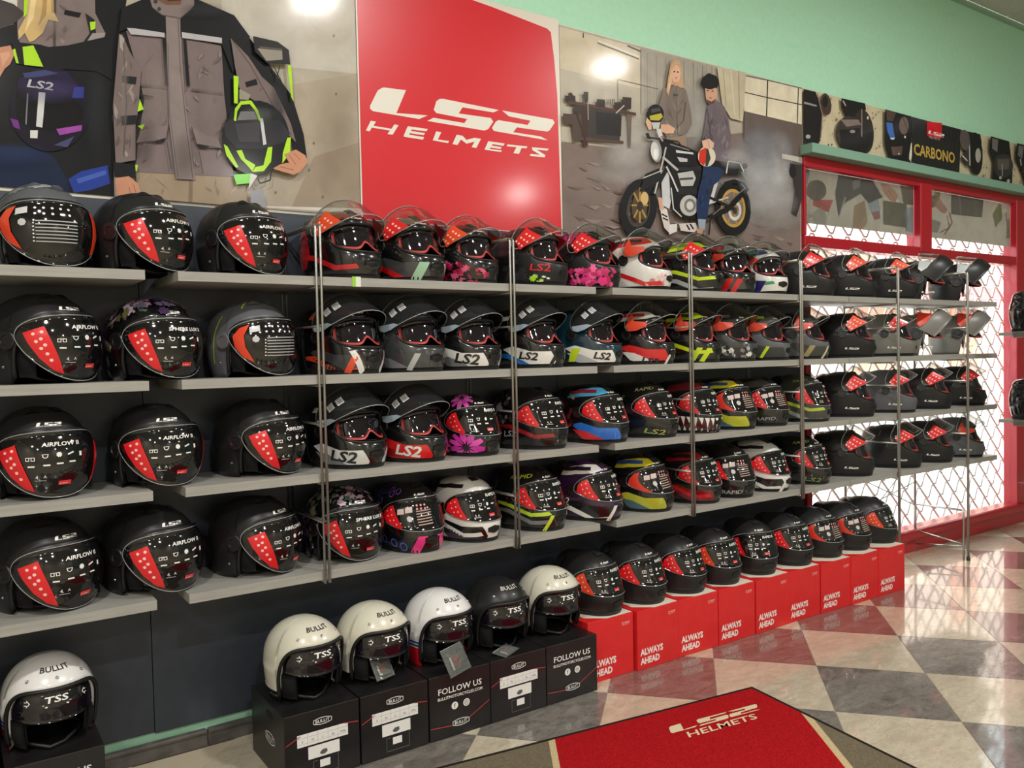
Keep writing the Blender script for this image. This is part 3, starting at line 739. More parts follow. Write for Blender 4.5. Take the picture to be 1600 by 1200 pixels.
# --- painted graphics (angles round the shell: azimuth from the nose, elevation)
def g_both(mb, sh, p, c, o=.0008): decal(mb, sh, p, c, o); decal(mb, sh, mirror(p), c, o)
def G(fn, sh=FF, gloss=True):
    e = Each(); fn(e, sh)
    if len(e.q) > 16:
        mb = Pair()
        for q in e.q: mb.add(q.v, q.f, list(q.c))
        return (mb.mesh('graphic', colour=True, smooth=True), M_paintg if gloss else M_paintm, 'stuff')
    return (e.mesh('graphic', colour=True, smooth=True), M_paintg if gloss else M_paintm, None)
def chin(c, c2=None, c3=None):
    def f(mb, sh):
        g_both(mb, sh, [(-104,-22),(-80,-17),(-52,-24),(-22,-22),(-12,-36),(-16,-48),(-44,-48),(-70,-40)], c)
        if c2: g_both(mb, sh, [(-100,-30),(-72,-32),(-40,-42),(-20,-42),(-24,-50),(-50,-50),(-80,-44)], c2, .0014)
        if c3: g_both(mb, sh, [(-34,-18),(-26,-16),(-14,-40),(-20,-46)], c3, .002)
    return f
def top(c, c2=None):
    def f(mb, sh):
        g_both(mb, sh, [(-125,30),(-80,36),(-40,34),(-16,37),(-20,52),(-50,58),(-90,56),(-125,44)], c)
        if c2: g_both(mb, sh, [(-120,40),(-80,44),(-44,40),(-40,48),(-80,54),(-120,48)], c2, .0014)
    return f
def slash(c, n=2, a0=-60, w=9):
    def f(mb, sh):
        for k in range(n): g_both(mb, sh, [(a0+k*16,-44),(a0+w+k*16,-44),(a0+w+12+k*16,-22),(a0+12+k*16,-22)], c, .002)
    return f
def blade(c, e=-30):
    def f(mb, sh):
        g_both(mb, sh, [(-120,e+14),(-90,e+12),(-50,e-2),(-24,e+2),(-20,e-3),(-52,e-8),(-92,e+4),(-120,e+9)], c, .0014)
    return f
def side(c):
    def f(mb, sh): g_both(mb, sh, [(-150,20),(-120,26),(-100,10),(-98,-16),(-112,-34),(-140,-34),(-158,-10)], c)
    return f
def cover(c, lo=-42, hi=70):
    def f(mb, sh): g_both(mb, sh, [(-170,hi-10),(-120,hi-4),(-60,hi-14),(-12,40),(-12,33),(-66,28),(-100,12),(-100,-20),(-118,lo),(-170,lo)], c)
    return f
def blobs(cols, n, seed, s0=4, s1=11, az=(-178,20), el=(-36,78), skip=True):
    def f(mb, sh):
        rn = random.Random(seed)
        for k in range(n):
            a = rn.uniform(*az); e = rn.uniform(*el)
            if skip and -98 < a < 98 and -16 < e < 36: continue
            s = rn.uniform(s0, s1); q = rn.uniform(0, 6.28); kx = 1/max(.35, math.cos(R(e))); m_ = rn.randint(5, 8); el_ = rn.uniform(.35, 1)
            pts = []
            for i in range(m_*2):
                w = i*math.pi/m_; rr = s*(1 if i % 2 else rn.uniform(.45,.8)); x, y = rr*math.cos(w), rr*el_*math.sin(w)
                pts.append((a+(x*math.cos(q)-y*math.sin(q))*kx, min(86, e+x*math.sin(q)+y*math.cos(q))))
            if sh is JT and abs(a) < 88 and e < 38: continue
            decal(mb, sh, pts, rn.choice(cols), .0008+.00004*k)
    return f
def teeth(c, n=8):
    def f(mb, sh):
        for k in range(n):
            a = -84+k*10; g_both(mb, sh, [(a,-20),(a+8,-20),(a+5,-32-(k % 2)*5)], c, .0016)
            g_both(mb, sh, [(a+3,-46),(a+10,-46),(a+6,-37)], c, .0016)
    return f
def petals(c, c2, a0, e0, n=9, r=22):
    def f(mb, sh):
        for k in range(n):
            w = 2*math.pi*k/n
            pts = [(a0+rr*math.cos(w+dw)*1.25, e0+rr*math.sin(w+dw)) for rr, dw in ((4,0),(r*.6,-.3),(r,-.12),(r,.12),(r*.6,.3))]
            decal(mb, sh, pts, c if k % 2 else c2, .0012)
        dots(mb, sh, [(a0,e0)], 5, (20,10,20), .0022)
    return f
def rings(c, spots, r=7):
    def f(mb, sh):
        for a, e in spots:
            for q in range(10):
                w = q*.628; w2 = w+.628; decal(mb, sh, [(a+r*math.cos(w),e+r*math.sin(w)),(a+r*math.cos(w2),e+r*math.sin(w2)),(a+r*.72*math.cos(w2),e+r*.72*math.sin(w2)),(a+r*.72*math.cos(w),e+r*.72*math.sin(w))], c, .0018)
    return f
def lettering(word, c, az=-60, el=-38, size=.022, rot=0, sx=1.3, shear=.2, bold=.015):
    def f(mb, sh):
        it = [text2d(word, size, shear, bold, sx, 'CENTER')]; wrap2d(mb, sh, it, az, el, .0026, None, rot, lin(c)); wrap2d(mb, sh, it, -az, el, .0026, None, -rot, lin(c))
    return f
def bigls2(c, az=-50, el=-42, w=.075, rot=0):
    def f(mb, sh):
        it = [text2d('LS2', w*.62, .25, .03, 1.05, 'CENTER')]; wrap2d(mb, sh, it, az, el, .0028, None, rot, lin(c)); wrap2d(mb, sh, it, -az, el, .0028, None, -rot, lin(c))
    return f
def mix(*fs):
    def f(mb, sh):
        for x in fs: x(mb, sh)
    return f

MB_ = mat('shell_matte_black', (30,30,31), .38, spec=.4)
MT_ = mat('shell_matte_titanium', (118,116,110), .42, metal=.2)
MG_ = mat('shell_matte_grey', (88,90,94), .45)
def gl(name, c): return mat('shell_gloss_'+name, c, .2, coat=.8)
GB_ = gl('black', (16,16,18)); GW_ = gl('white', (222,220,214)); GR_ = gl('red', (188,22,28)); GG_ = gl('graphite', (60,62,64)); GT_ = gl('teal', (16,48,62)); GP_ = gl('purple', (52,26,62))
CREAM = mat('shell_cream', (212,208,190), .25, coat=.7); PWHITE = mat('shell_pearl_white', (226,224,222), .22, coat=.8)

def helmet(kind, loc, yaw, shell, label, gfx=None, film='A', stick='R', scale=1.0, logo=True, cat='helmet', group='motorcycle helmets on display'):
    nm = {'jet':'open_face_helmet','retro':'retro_helmet','flip':'flip_up_helmet'}.get(kind, 'full_face_helmet')
    t = thing(nm, label, cat, loc, R(yaw), group); t.scale = (scale,)*3
    if kind == 'jet':
        D = PJ; s = put('shell', D['shell'], shell, t); put('liner', D['liner'], M_liner, t); put('face_trim', D['rim'], M_rubber, t)
        v = put('visor', D['visor'], M_film, t, label='clear visor backed with black protective film'); put('visor_edge', D['vedge'], M_edge, v); put('visor_rail', D['brow'], M_blkplast, t)
        put('film_print', D['filmB' if film == 'B' else ('filmS' if film == 'S' else 'filmA')], M_print, v, label='white printed icons and lettering')
        put('protective_film', D['stickB' if film == 'B' else 'stick'], M_print, v, label='orange film' if film == 'B' else 'red film with white dots')
        for q in 'rl': put('pivot_cover', D['pivot'][q], M_blkplast if film != 'B' else shell, t)
        put('rivet', D['rivet'], M_tube, s); put('top_vent', D['topvent'], shell, s); put('top_vent', D['topvent2'], shell, s)
        put('chin_strap', D['strap'], M_rubber, t); put('cheek_pad', D['cheekr'], M_liner, t); put('cheek_pad', D['cheekl'], M_liner, t)
        if logo: put('logo', D['logo'], M_print, s, label='white brow lettering')
    elif kind == 'retro':
        D = PR; s = put('shell', D['shell'], shell, t); put('liner', D['liner'], M_liner, t); put('face_trim', D['rim'], M_rubber, t)
        v = put('sun_visor', D['visor'], M_sun, t); put('film_print', D['print'], M_print, v)
        put('cheek_pad', D['cheekr'], M_liner, t); put('cheek_pad', D['cheekl'], M_liner, t); put('chin_strap', D['strap'], M_rubber, t)
        put('snap_button', D['snap'], M_tube, s); put('wordmark', D['word_light' if shell is MB_ else 'word_dark'], M_print, s)
        if gfx == 'trico': put('graphic', D['trico'], M_paintg, s, label='blue stripes above a red lower band')
        else:
            put('base_trim', D['base'], GB_ if shell is not MB_ else MB_, t)
            if shell is not MB_: put('pinstripe', D['pin'], PWHITE, s)
    else:
        D = PF; flip = kind == 'flip'
        s = put('shell', D['fshell' if flip else 'shell'], shell, t); put('liner', D['fliner' if flip else 'liner'], M_liner, t)
        if not flip: put('base_trim', D['base'], M_rubber, t); put('chin_vent', D['chinvent'], M_blkplast, t); put('eye_port_seal', D['rim'], M_rubber, t)
        put('top_vent', D['topvent'], M_blkplast if shell not in (MB_, MT_, MG_) else shell, s); put('rear_spoiler', D['spoiler'], shell if gfx is None else M_blkplast, s)
        for q in 'rl': put('pivot_cover', D['fpivot' if flip else 'pivot'][q], M_blkplast, t)
        if kind == 'closed':
            v = put('visor', D['visor'], M_film, t); put('visor_edge', D['vedge'], M_edge, v)
            put('film_print', D['film'+('B' if film == 'B' else 'A')], M_print, v, label='white printed icons')
            put('protective_film', D[{'R':'stickA','O':'stickO','B':'stickB'}[stick]], M_print, v, label='red side film')
        elif kind in ('clear', 'smoke'):
            v = put('raised_visor', D['visor_up'], M_clear if kind == 'clear' else M_smoke, t, label='raised visor'); put('visor_edge', D['vedge_up'], M_edge, v)
            put('sun_visor', D['sun'], M_sun, t); put('red_tape', D['tape'], M_tape, t, label='red tape round the sun visor')
            put('protective_film', D[{'R':'rectR','O':'rectO','L':'labels_up','W':'wedge_up'}[stick]], M_print, v)
        elif flip:
            c = put('chin_bar', D['chinbar'], shell, t, label='chin bar swung up'); v = put('visor', D['fvisor'], M_clear, c)
            put('protective_film', D['fred' if stick == 'R' else 'flabel'], M_print, v); put('sun_visor', D['sun'], M_sun, t); put('red_tape', D['tape'], M_tape, t)
        if logo: put('logo', D['browlogo'], M_print, s)
        if logo == 2: put('side_logo', D['sidelogo'], M_print, s)
    if gfx not in (None, 'trico'):
        put('graphic', gfx[0], gfx[1], s, gfx[2], label='painted graphic')
    return t
YC = 2.823; LAST = {}
def u_of(p):
    d = Vector(p)-Vector((0,0,CAM_Z)); return 800+FPX*d.dot(_r)/d.dot(_fw)
_outl = {}
def outline(kind):
    if kind not in _outl:
        sh = {'jet':JT,'retro':RT}.get(kind, FF); off = {'jet':.016,'retro':.004}.get(kind, .006)
        pts = [sh.P(a, e, off) for a in range(-90,181,12) for e in (-52,-40,-30,-20,-10,0,10,25,40) if e > sh.bot(a)]
        if kind == 'flip': pts += [PF['fu'](FF.P(a, e, .010)) for a in range(-75,76,15) for e in (-50,-35,-20,-12) if e > FF.bot(a)]
        _outl[kind] = pts
    return _outl[kind]
def place_x(kind, u1, y, z, yaw, sc, x):
    """where along the shelf the helmet stands, from the measured tip of its front"""
    c, s_ = math.cos(R(yaw)), math.sin(R(yaw)); pts = [((p.x*c-p.y*s_)*sc, (p.x*s_+p.y*c)*sc, p.z*sc) for p in outline(kind)]
    lo, hi = x-.4, x+.4
    for _ in range(18):
        m_ = (lo+hi)/2
        if max(u_of((q[0]+m_, q[1]+y, q[2]+z)) for q in pts) > u1: hi = m_
        else: lo = m_
    return round((lo+hi)/2, 3)
def shelf(row, bb, kind, yaw, shell, label, **k):
    z = SH[row]; y = k.pop('y', YC); yaw += 8 if bb[0] < 1225 else 18
    x = place_x(kind, bb[2], y, z, yaw, k.get('scale', 1.0), on_y((bb[0]+bb[2])/2, (bb[1]+bb[3])/2, y).x)
    hw = {'jet':.135,'retro':.127}.get(kind, .1245); px, ph = LAST.get(row, (-9,0))
    x = max(x+k.pop('dx', 0), px+ph+hw); LAST[row] = (x, hw)
    return helmet(kind, (round(x,3), y, z), yaw, shell, label, **k)

# palette
blk=(18,18,20); wht=(226,224,218); red=(206,26,30); org=(228,72,34); yel=(196,220,30); gry=(120,122,124); lgr=(176,178,178); dgr=(62,64,66); pnk=(226,48,130); mag=(220,70,180); blu=(30,110,190); nav=(30,40,110); teal=(24,92,116); grn=(40,150,90); gold=(160,146,100)
flor=[(150,110,140),(96,84,110),(70,96,80),(172,140,160),(110,110,60),(190,170,190),(60,40,70)]

# ---- top row
shelf(0,(0,300,150,415),'jet',6,MG_,'grey camouflage open-face helmet with orange film at the left end of the top shelf', film='B', logo=False, gfx=G(blobs([(150,152,150),(70,74,74),(120,124,122)],26,3,8,18),JT,False))
shelf(0,(148,310,302,420),'jet',26,MB_,'matte black open-face helmet over the gap between the two left boards of the top shelf')
shelf(0,(317,322,450,425),'jet',18,MB_,'matte black open-face helmet third from the left on the top shelf')
shelf(0,(472,318,600,435),'clear',8,GB_,'red and black full-face helmet, visor up, behind the first double frame', stick='O', gfx=G(mix(side((170,20,28)),top((150,20,26)),blade((190,30,36)))))
shelf(0,(597,325,698,440),'clear',8,GB_,'black full-face helmet with grey and red chin stripes, visor up, under the red poster', gfx=G(mix(chin(dgr),slash((150,190,160),1,-40,14),blade(red,-40),top((120,116,100)))))
shelf(0,(693,335,785,443),'clear',8,GB_,'black helmet with crimson scribbled chin and raised visor, left of the second double frame', scale=.95, dx=-.012, stick='O', gfx=G(blobs([(190,30,80),(150,20,60),(220,90,130)],44,5,3,7,(-100,-10),(-48,-17))))
shelf(0,(785,345,890,445),'clear',14,MB_,'matte black helmet with red and lime chin lettering, right of the second double frame', gfx=G(mix(lettering('LS2',red,-44,-26,.036),blobs([(170,220,40),(230,230,220)],10,8,3,6,(-60,-30),(-46,-34)),blobs([(44,44,46)],10,4,6,12,(-110,-70),(-40,-10),False)),FF,False))
shelf(0,(868,358,972,448),'clear',14,MB_,'black helmet with hot pink feather graphics and raised visor on the top shelf', gfx=G(mix(blobs([pnk,(180,30,90),(240,90,150)],46,11,3,9,(-85,-12),(-42,-18)),blobs([pnk,(200,40,110),(60,20,40)],40,12,4,10,(-110,-40),(34,62))),FF,False))
shelf(0,(952,360,1052,450),'clear',14,GW_,'white helmet with red and black swooshes, visor up, on the top shelf', stick='W', gfx=G(mix(side(blk),blade(red,-34),top(red,blk),blobs([(230,190,190),(206,120,120)],16,2,3,6,(-50,-14),(-46,-22)))))
shelf(0,(1033,368,1132,456),'clear',14,GB_,'black and fluorescent yellow helmet with raised visor by the third double frame', gfx=G(mix(top(yel,(120,140,30)),blade(yel,-22),side(blk),blade(lgr,-40))))
shelf(0,(1112,375,1183,456),'clear',-6,GB_,'grey and black helmet with two orange chin bars, visor up', stick='W', gfx=G(mix(chin(dgr,blk),slash(red,2,-58,10),top(gry,red))))
shelf(0,(1165,376,1233,458),'clear',-10,GW_,'white, blue and green helmet with raised visor and amber film', scale=.97, stick='W', gfx=G(mix(chin(wht,None),slash(nav,2,-80,16),blade(grn,-24),top(nav,grn))))
shelf(0,(1228,383,1307,462),'clear',12,MB_,'matte black helmet, visor up, first on the top shelf right of the twin steel frame', logo=2)
shelf(0,(1290,386,1372,463),'clear',12,MB_,'matte black helmet, visor up, second on the top window shelf', stick='O', logo=2)
shelf(0,(1355,390,1437,464),'clear',10,MB_,'matte black helmet, visor up, behind the middle floor-standing frame on the top shelf', stick='O', logo=2)
shelf(0,(1412,392,1485,468),'flip',14,MB_,'matte black flip-up helmet with chin bar raised, left one on the top shelf', stick='L', logo=2)
shelf(0,(1478,398,1543,468),'flip',14,MB_,'matte black flip-up helmet with chin bar raised at the right end of the top shelf', stick='L', logo=2)
# ---- second row
shelf(1,(0,475,160,600),'jet',32,MB_,'large matte black open-face helmet turned right at the left end of the second shelf', scale=1.04)
shelf(1,(170,485,317,600),'jet',16,GB_,'floral purple and green open-face helmet on the second shelf', film='S', gfx=G(blobs(flor,230,21,4,10,(-175,60),(-44,84),False),JT))
shelf(1,(333,480,465,585),'jet',18,MG_,'grey open-face helmet with lime line and orange film on the second shelf', film='B', logo=False, gfx=G(mix(lambda mb,sh: [decal(mb,sh,[(-112,-30),(-109,-30),(-104,10),(-96,40),(-99,40),(-107,10)],(150,180,50)), decal(mb,sh,[(-60,52),(-56,50),(-52,72),(-56,74)],(170,200,60))]),JT,False))
shelf(1,(490,465,602,585),'smoke',8,GB_,'black helmet with orange flash and white chin, smoked visor up, by the first double frame', stick='L', gfx=G(mix(chin((58,60,62),blk,wht),blade(org,-40),slash(org,1,-42,9),top(org,gry))))
shelf(1,(597,468,698,582),'smoke',8,GG_,'black and gunmetal grey helmet with smoked visor up, middle of the second bay', stick='L', gfx=G(mix(chin(dgr,gry),slash(lgr,1,-46,8),top(blk))))
shelf(1,(693,470,790,577),'smoke',8,GB_,'black helmet with white chin and large black letters, smoked visor up', scale=.98, dx=-.014, stick='L', gfx=G(mix(chin(wht,gry),bigls2(blk,-46,-38),top(lgr))))
shelf(1,(775,475,885,572),'smoke',12,GB_,'white helmet with bright blue lower stripe, clear labels on raised visor', stick='L', gfx=G(mix(chin(wht),blade(blu,-42),bigls2(blk,-56,-36,.06),slash(blk,1,-26,7),top(wht,blk))))
shelf(1,(868,478,975,570),'smoke',16,GT_,'dark teal helmet with white and lime chin on the second shelf', stick='L', gfx=G(mix(cover((20,66,86)),chin(wht,lgr),bigls2(blk,-38,-36,.055),slash(yel,1,-98,16))))
shelf(1,(957,480,1057,568),'clear',12,GB_,'red, white and black striped helmet with visor up on the second shelf', stick='W', gfx=G(mix(chin(red,wht),bigls2(blk,-46,-46,.05),top(wht,red),side(blk),slash(wht,1,-20,6))))
shelf(1,(1040,480,1127,567),'clear',12,GB_,'black helmet with fluorescent lime chin stripes behind the third double frame', dx=.010, stick='W', gfx=G(mix(blade(yel,-26),chin(blk),slash(yel,2,-60,9),top(yel,blk))))
shelf(1,(1110,480,1185,565),'clear',12,GG_,'grey patchwork helmet with orange film and visor up on the second shelf', stick='W', gfx=G(mix(chin(blk),blobs([gry,lgr,wht],14,9,4,7,(-75,-18),(-46,-22)),top(blk,gry))))
shelf(1,(1165,483,1240,562),'clear',10,MG_,'dark grey helmet with one lime spot and orange film, visor up', dx=-.018, scale=.98, stick='W', gfx=G(mix(chin((54,56,54)),slash(yel,1,-64,6),top((56,58,56),yel)),FF,False))
shelf(1,(1225,480,1298,560),'clear',12,MG_,'charcoal helmet with pale gold shards beside the twin steel frame', stick='W', gfx=G(mix(cover((30,30,30)),chin((62,62,58)),slash(gold,1,-66,10),slash((196,190,160),1,-30,6)),FF,False))
shelf(1,(1283,488,1370,556),'clear',14,MB_,'black helmet with orange dotted film at the brow on the second shelf before the window', stick='O', logo=2)
shelf(1,(1355,489,1432,553),'clear',14,MT_,'silver-grey helmet half behind the middle steel frame on the second shelf', dx=.010, logo=2)
shelf(1,(1420,484,1482,553),'flip',14,MT_,'titanium grey flip-up helmet with chin bar raised, second from the right on the second shelf', stick='R', logo=2)
shelf(1,(1474,484,1543,552),'flip',14,MT_,'titanium grey flip-up helmet at the right end of the second shelf', stick='R', logo=2)
# ---- third row
shelf(2,(0,650,150,782),'jet',6,MB_,'matte black open-face helmet facing the viewer at the left end of the third shelf', scale=1.03)
shelf(2,(175,642,317,766),'jet',8,MB_,'matte black open-face helmet second from the left on the third shelf')
shelf(2,(338,632,478,745),'jet',26,MB_,'matte black open-face helmet third from the left on the third shelf, turned right')
shelf(2,(497,605,607,725),'smoke',8,GB_,'black helmet with silver-white chin and black letters behind the first double frame', stick='L', gfx=G(mix(chin((206,208,206),gry),bigls2(blk,-48,-38),top(wht,blk))))
shelf(2,(600,605,702,720),'smoke',8,GB_,'red and black helmet with white chin letters, smoked visor up', stick='L', gfx=G(mix(chin(red,(160,20,24)),bigls2(wht,-48,-38),top(red,(150,16,20)))))
shelf(2,(695,608,790,710),'closed',0,GB_,'black helmet painted with pink flowers on the third shelf', scale=.94, dx=-.016, gfx=G(mix(petals(mag,(200,50,160),-44,-34,11,24),petals(mag,(230,110,200),-46,56,11,26),petals((210,60,170),mag,-92,-36,9,16))))
shelf(2,(783,603,890,697),'closed',12,GB_,'black helmet with grey panels and silver lettering, third shelf right of the second double frame', gfx=G(mix(blobs([(150,150,150),(70,72,72),(44,44,46)],26,31,4,9,(-150,-100),(-10,50)),lettering('LS2',(170,172,172),-96,-32,.034),blade((150,30,40),-24))))
shelf(2,(872,600,985,692),'closed',12,GB_,'helmet with blood-red, sky-blue and black artwork on the third shelf', gfx=G(mix(blobs([(96,30,28),(130,44,36),(180,150,130),(60,18,18)],46,41,5,11,(-165,-96),(-38,36)),chin((40,110,200),(210,40,44)),top((70,150,190),(130,30,40)))))
shelf(2,(965,595,1062,683),'closed',12,GB_,'black helmet with pale green lettering on brow and chin, third shelf', gfx=G(mix(lettering('RAPID',(176,190,130),-52,40,.026),lettering('LS2',(150,170,90),-44,-40,.026,0,1.8),blobs([(110,130,60),(70,80,60)],14,44,4,8,(-150,-98),(-20,30)))))
shelf(2,(1035,592,1130,677),'closed',8,GB_,'black helmet with white shark teeth along a red jaw', gfx=G(mix(chin((70,16,22)),teeth(wht),top((110,24,36)),blobs([(130,24,40)],12,45,4,9,(-150,-98),(-30,40)))))
shelf(2,(1105,592,1185,672),'closed',2,GB_,'navy and yellow helmet with labelled visor on the third shelf', film='B', stick='B', gfx=G(mix(chin((176,180,40),(60,100,120)),top((214,200,40),(40,80,140)),side(nav))))
shelf(2,(1160,590,1235,667),'closed',2,GB_,'plain dark helmet with grey chin lettering and labelled visor on the third shelf', scale=.97, film='B', stick='R', gfx=G(mix(lettering('RAPID',(150,150,146),-46,-36,.02,10),top((70,70,64)))))
shelf(2,(1215,587,1300,660),'closed',12,GG_,'olive-grey helmet with lime pinstripes beside the twin steel frame on the third shelf', gfx=G(mix(cover((52,54,46)),chin((66,68,62)),blade((170,190,60),-20),lettering('RAPID',(150,160,100),-60,40,.024),blade((150,156,140),-40))))
shelf(2,(1282,580,1370,652),'clear',14,MB_,'matte black helmet with red dotted film, third shelf just right of the twin frame', logo=2)
shelf(2,(1350,574,1435,643),'clear',14,MG_,'matte grey helmet with red dotted film behind the middle steel frame on the third shelf', logo=2)
shelf(2,(1418,573,1490,637),'clear',12,MB_,'matte black helmet second from the right on the third shelf', logo=2)
shelf(2,(1470,570,1543,632),'clear',12,MB_,'matte black helmet at the right end of the third shelf', logo=2)
# ---- bottom row
shelf(3,(0,822,160,960),'jet',24,MB_,'matte black open-face helmet at the left end of the bottom shelf', scale=1.03)
shelf(3,(163,803,318,935),'jet',20,MB_,'matte black open-face helmet second from the left on the bottom shelf', scale=1.03)
shelf(3,(330,783,472,903),'jet',30,MB_,'matte black open-face helmet turned right, third from the left on the bottom shelf')
shelf(3,(480,767,597,878),'jet',4,GB_,'dark floral open-face helmet behind the first double frame on the bottom shelf', dx=.010, film='S', gfx=G(blobs(flor,220,77,4,10,(-175,60),(-44,84),False),JT))
shelf(3,(588,757,693,858),'closed',-2,GB_,'black helmet with blue and purple ring doodles and a pink chin flash', scale=.97, film='B', stick='R', gfx=G(mix(rings((70,90,190),[(-60,-36),(-44,-38),(-80,-34),(-110,40),(-80,50)],6),rings((120,80,170),[(-66,44),(-96,30),(-130,10),(-50,48)],7),slash(pnk,1,-34,14),blobs([(60,60,140),(110,60,140),(150,40,70)],24,55,3,7,(-160,-60),(38,64)))))
shelf(3,(675,738,787,842),'closed',6,GW_,'white helmet with black scoops and flame edges on the bottom shelf', scale=.96, dx=-.012, gfx=G(mix(top(wht,blk),chin(blk,(60,40,60)),blade(wht,-32),side(blk))))
shelf(3,(783,727,887,827),'closed',8,GB_,'dark helmet with lime lettering and yellow-green pinstripes behind the second double frame', gfx=G(mix(lettering('RAPID',(190,200,60),-66,40,.028,0,1.4),blade((180,210,50),-18),blade(gry,-30),slash((196,220,60),1,-34,6))))
shelf(3,(868,720,975,812),'closed',16,GP_,'purple helmet with white crown and white script lettering on the bottom shelf', gfx=G(mix(top(wht,(40,20,40)),chin(blk),blade(wht,-40),slash(wht,1,-30,7),lettering('S2',wht,-104,-26,.05,0,1,.3,.0))))
shelf(3,(955,712,1055,797),'closed',10,GB_,'navy and yellow helmet with grey-white side artwork and orange film on the bottom shelf', film='B', stick='B', gfx=G(mix(blobs([(120,122,120),(200,200,198),(90,90,84)],30,61,4,8,(-150,-98),(-36,26)),chin((176,178,50),(70,100,110)),top((210,200,44),(40,80,150)))))
shelf(3,(1035,700,1130,788),'closed',6,GB_,'black helmet with dark red swirls behind the third double frame on the bottom shelf', gfx=G(mix(top((140,20,28),blk),chin((120,16,22)),blade((190,30,36),-30),side((90,14,18)))))
shelf(3,(1100,697,1182,778),'closed',-8,GB_,'plain black helmet with silvery chin lettering and white labels on the visor', film='B', stick='R', gfx=G(mix(lettering('RAPID',(170,170,166),-36,-38,.02,10))))
shelf(3,(1145,690,1240,768),'closed',8,GW_,'silver-white helmet with black vents on the bottom shelf', dx=-.016, gfx=G(mix(top((196,196,192),blk),chin(blk),blade(wht,-36),slash(wht,1,-26,8))))
shelf(3,(1205,680,1300,757),'closed',10,GB_,'black helmet with faint green lettering beside the twin steel frame on the bottom shelf', gfx=G(mix(lettering('RAPID',(150,176,80),-56,42,.026),lettering('LS2',(110,140,60),-44,-40,.024,0,1.8),blobs([(50,90,60),(90,80,70)],12,71,4,8,(-150,-98),(-20,30)))))
shelf(3,(1270,671,1368,744),'clear',16,MB_,'matte black helmet with see-through eye port, first on the bottom window shelf', logo=2)
shelf(3,(1345,660,1443,730),'clear',14,MB_,'matte black helmet behind the middle steel frame on the bottom shelf', logo=2)
shelf(3,(1410,654,1492,722),'clear',14,MB_,'matte black helmet second from the right on the bottom shelf', logo=2)
shelf(3,(1475,652,1540,714),'clear',16,MG_,'dark grey helmet with orange-red raised film at the right end of the bottom shelf', stick='W', logo=2)

# ================================================================== boxes
M_rbox = noisy('box_red', (212,34,36), (218,40,42), 20, .38, .03, 60); M_bbox = noisy('box_black', (24,22,23), (30,28,29), 20, .36, .03, 60)
M_paper = mat('paper_cream', (224,214,196), .6); M_white = paint('box_print', .45)
def flat_print(items, name='print'):
    """items: (outline list, colour, layer) drawn on the plane facing -Y"""
    mb = MB()
    for its, c, l in items:
        for v, f in its: mb.add([(x, -.0004*(l+1), z) for x, z in v], f, lin(c))
    return mb.mesh(name, colour=True)
def shift(its, dx, dz): return [([(x+dx, z+dz) for x, z in v], f) for v, f in its]
def rect(x0, z0, x1, z1): return poly_items([[(x0,z0),(x1,z0),(x1,z1),(x0,z1)]])
def circ(x, z, r, n=16): return poly_items([[(x+r*math.cos(2*math.pi*k/n), z+r*math.sin(2*math.pi*k/n)) for k in range(n)]])
BW, BH, BD = .247, .252, .335
rbm = boxm('carton', -BW/2,BW/2,0,BD,0,BH, bevel=.002)
rpr = flat_print([(shift([text2d('ALWAYS', .037, 0, .045, .9)], -.108, .062),(240,226,220),0), (shift([text2d('AHEAD', .037, 0, .045, .9)], -.108, .024),(240,226,220),0),
                  (shift(poly_items(logo2d(.042)), .082, .214),(238,200,196),0), (shift([text2d('HELMETS', .0075, .2, .0, 1.3)], .06, .206),(238,190,186),0)], 'front_print')
rtop = MB().add([(-.02,.0,BH+.0006),(BW/2-.003,.004,BH+.0006),(BW/2-.003,BD-.004,BH+.0006),(-.07,BD-.004,BH+.0006),(-.095,.06,BH+.0006)], [(0,1,2,3,4)]).mesh('top_sheet')
red_x = [2.2325,2.489,2.738,2.991,3.244,3.489,3.742,3.984,4.226]
red_y = [2.570,2.558,2.560,2.558,2.556,2.558,2.552,2.545,2.541]
hb = [(862,858,970,960),(935,845,1035,942),(1005,832,1095,925),(1063,820,1158,912),(1135,810,1218,903),(1185,800,1273,885),(1230,793,1313,872),(1278,785,1362,860),(1325,775,1400,850)]
ordn = ['first','second','third','fourth','fifth','sixth','seventh','eighth','last']
yaws = [10,12,16,4,-16,4,12,14,22]
films = ['A','A','A','A','A','A','B','B','A']; sticks = ['O','R','R','O','R','R','B','B','O']
for k in range(9):
    t = thing('red_helmet_box', '%s red helmet carton in the row on the floor, counting from the black cartons' % ordn[k] if k < 8 else 'last red helmet carton of the floor row, nearest the window', 'box', (red_x[k],red_y[k],0), R((0,1,-1,0,1,0,-1,0,0)[k]), 'red helmet cartons on the floor')
    put('carton', rbm, M_rbox, t); put('front_print', rpr, M_white, t, label='white slogan and small logo'); put('top_sheet', rtop, M_paper, t, label='cream sheet lying on the lid')
    hx = max(place_x('closed', hb[k][2], 2.745, BH, yaws[k], 1.0, red_x[k]), LAST.get('r', 0)+.2485); LAST['r'] = hx = hx+(.03 if k == 0 else 0)
    helmet('closed', (hx, 2.745, BH+.001), yaws[k], MB_ if k != 8 else MB_, 'matte black full-face helmet standing on the %s red carton' % ordn[k] + (' by the window' if k == 8 else ' from the black cartons'), film=films[k], stick=sticks[k], scale=.975)

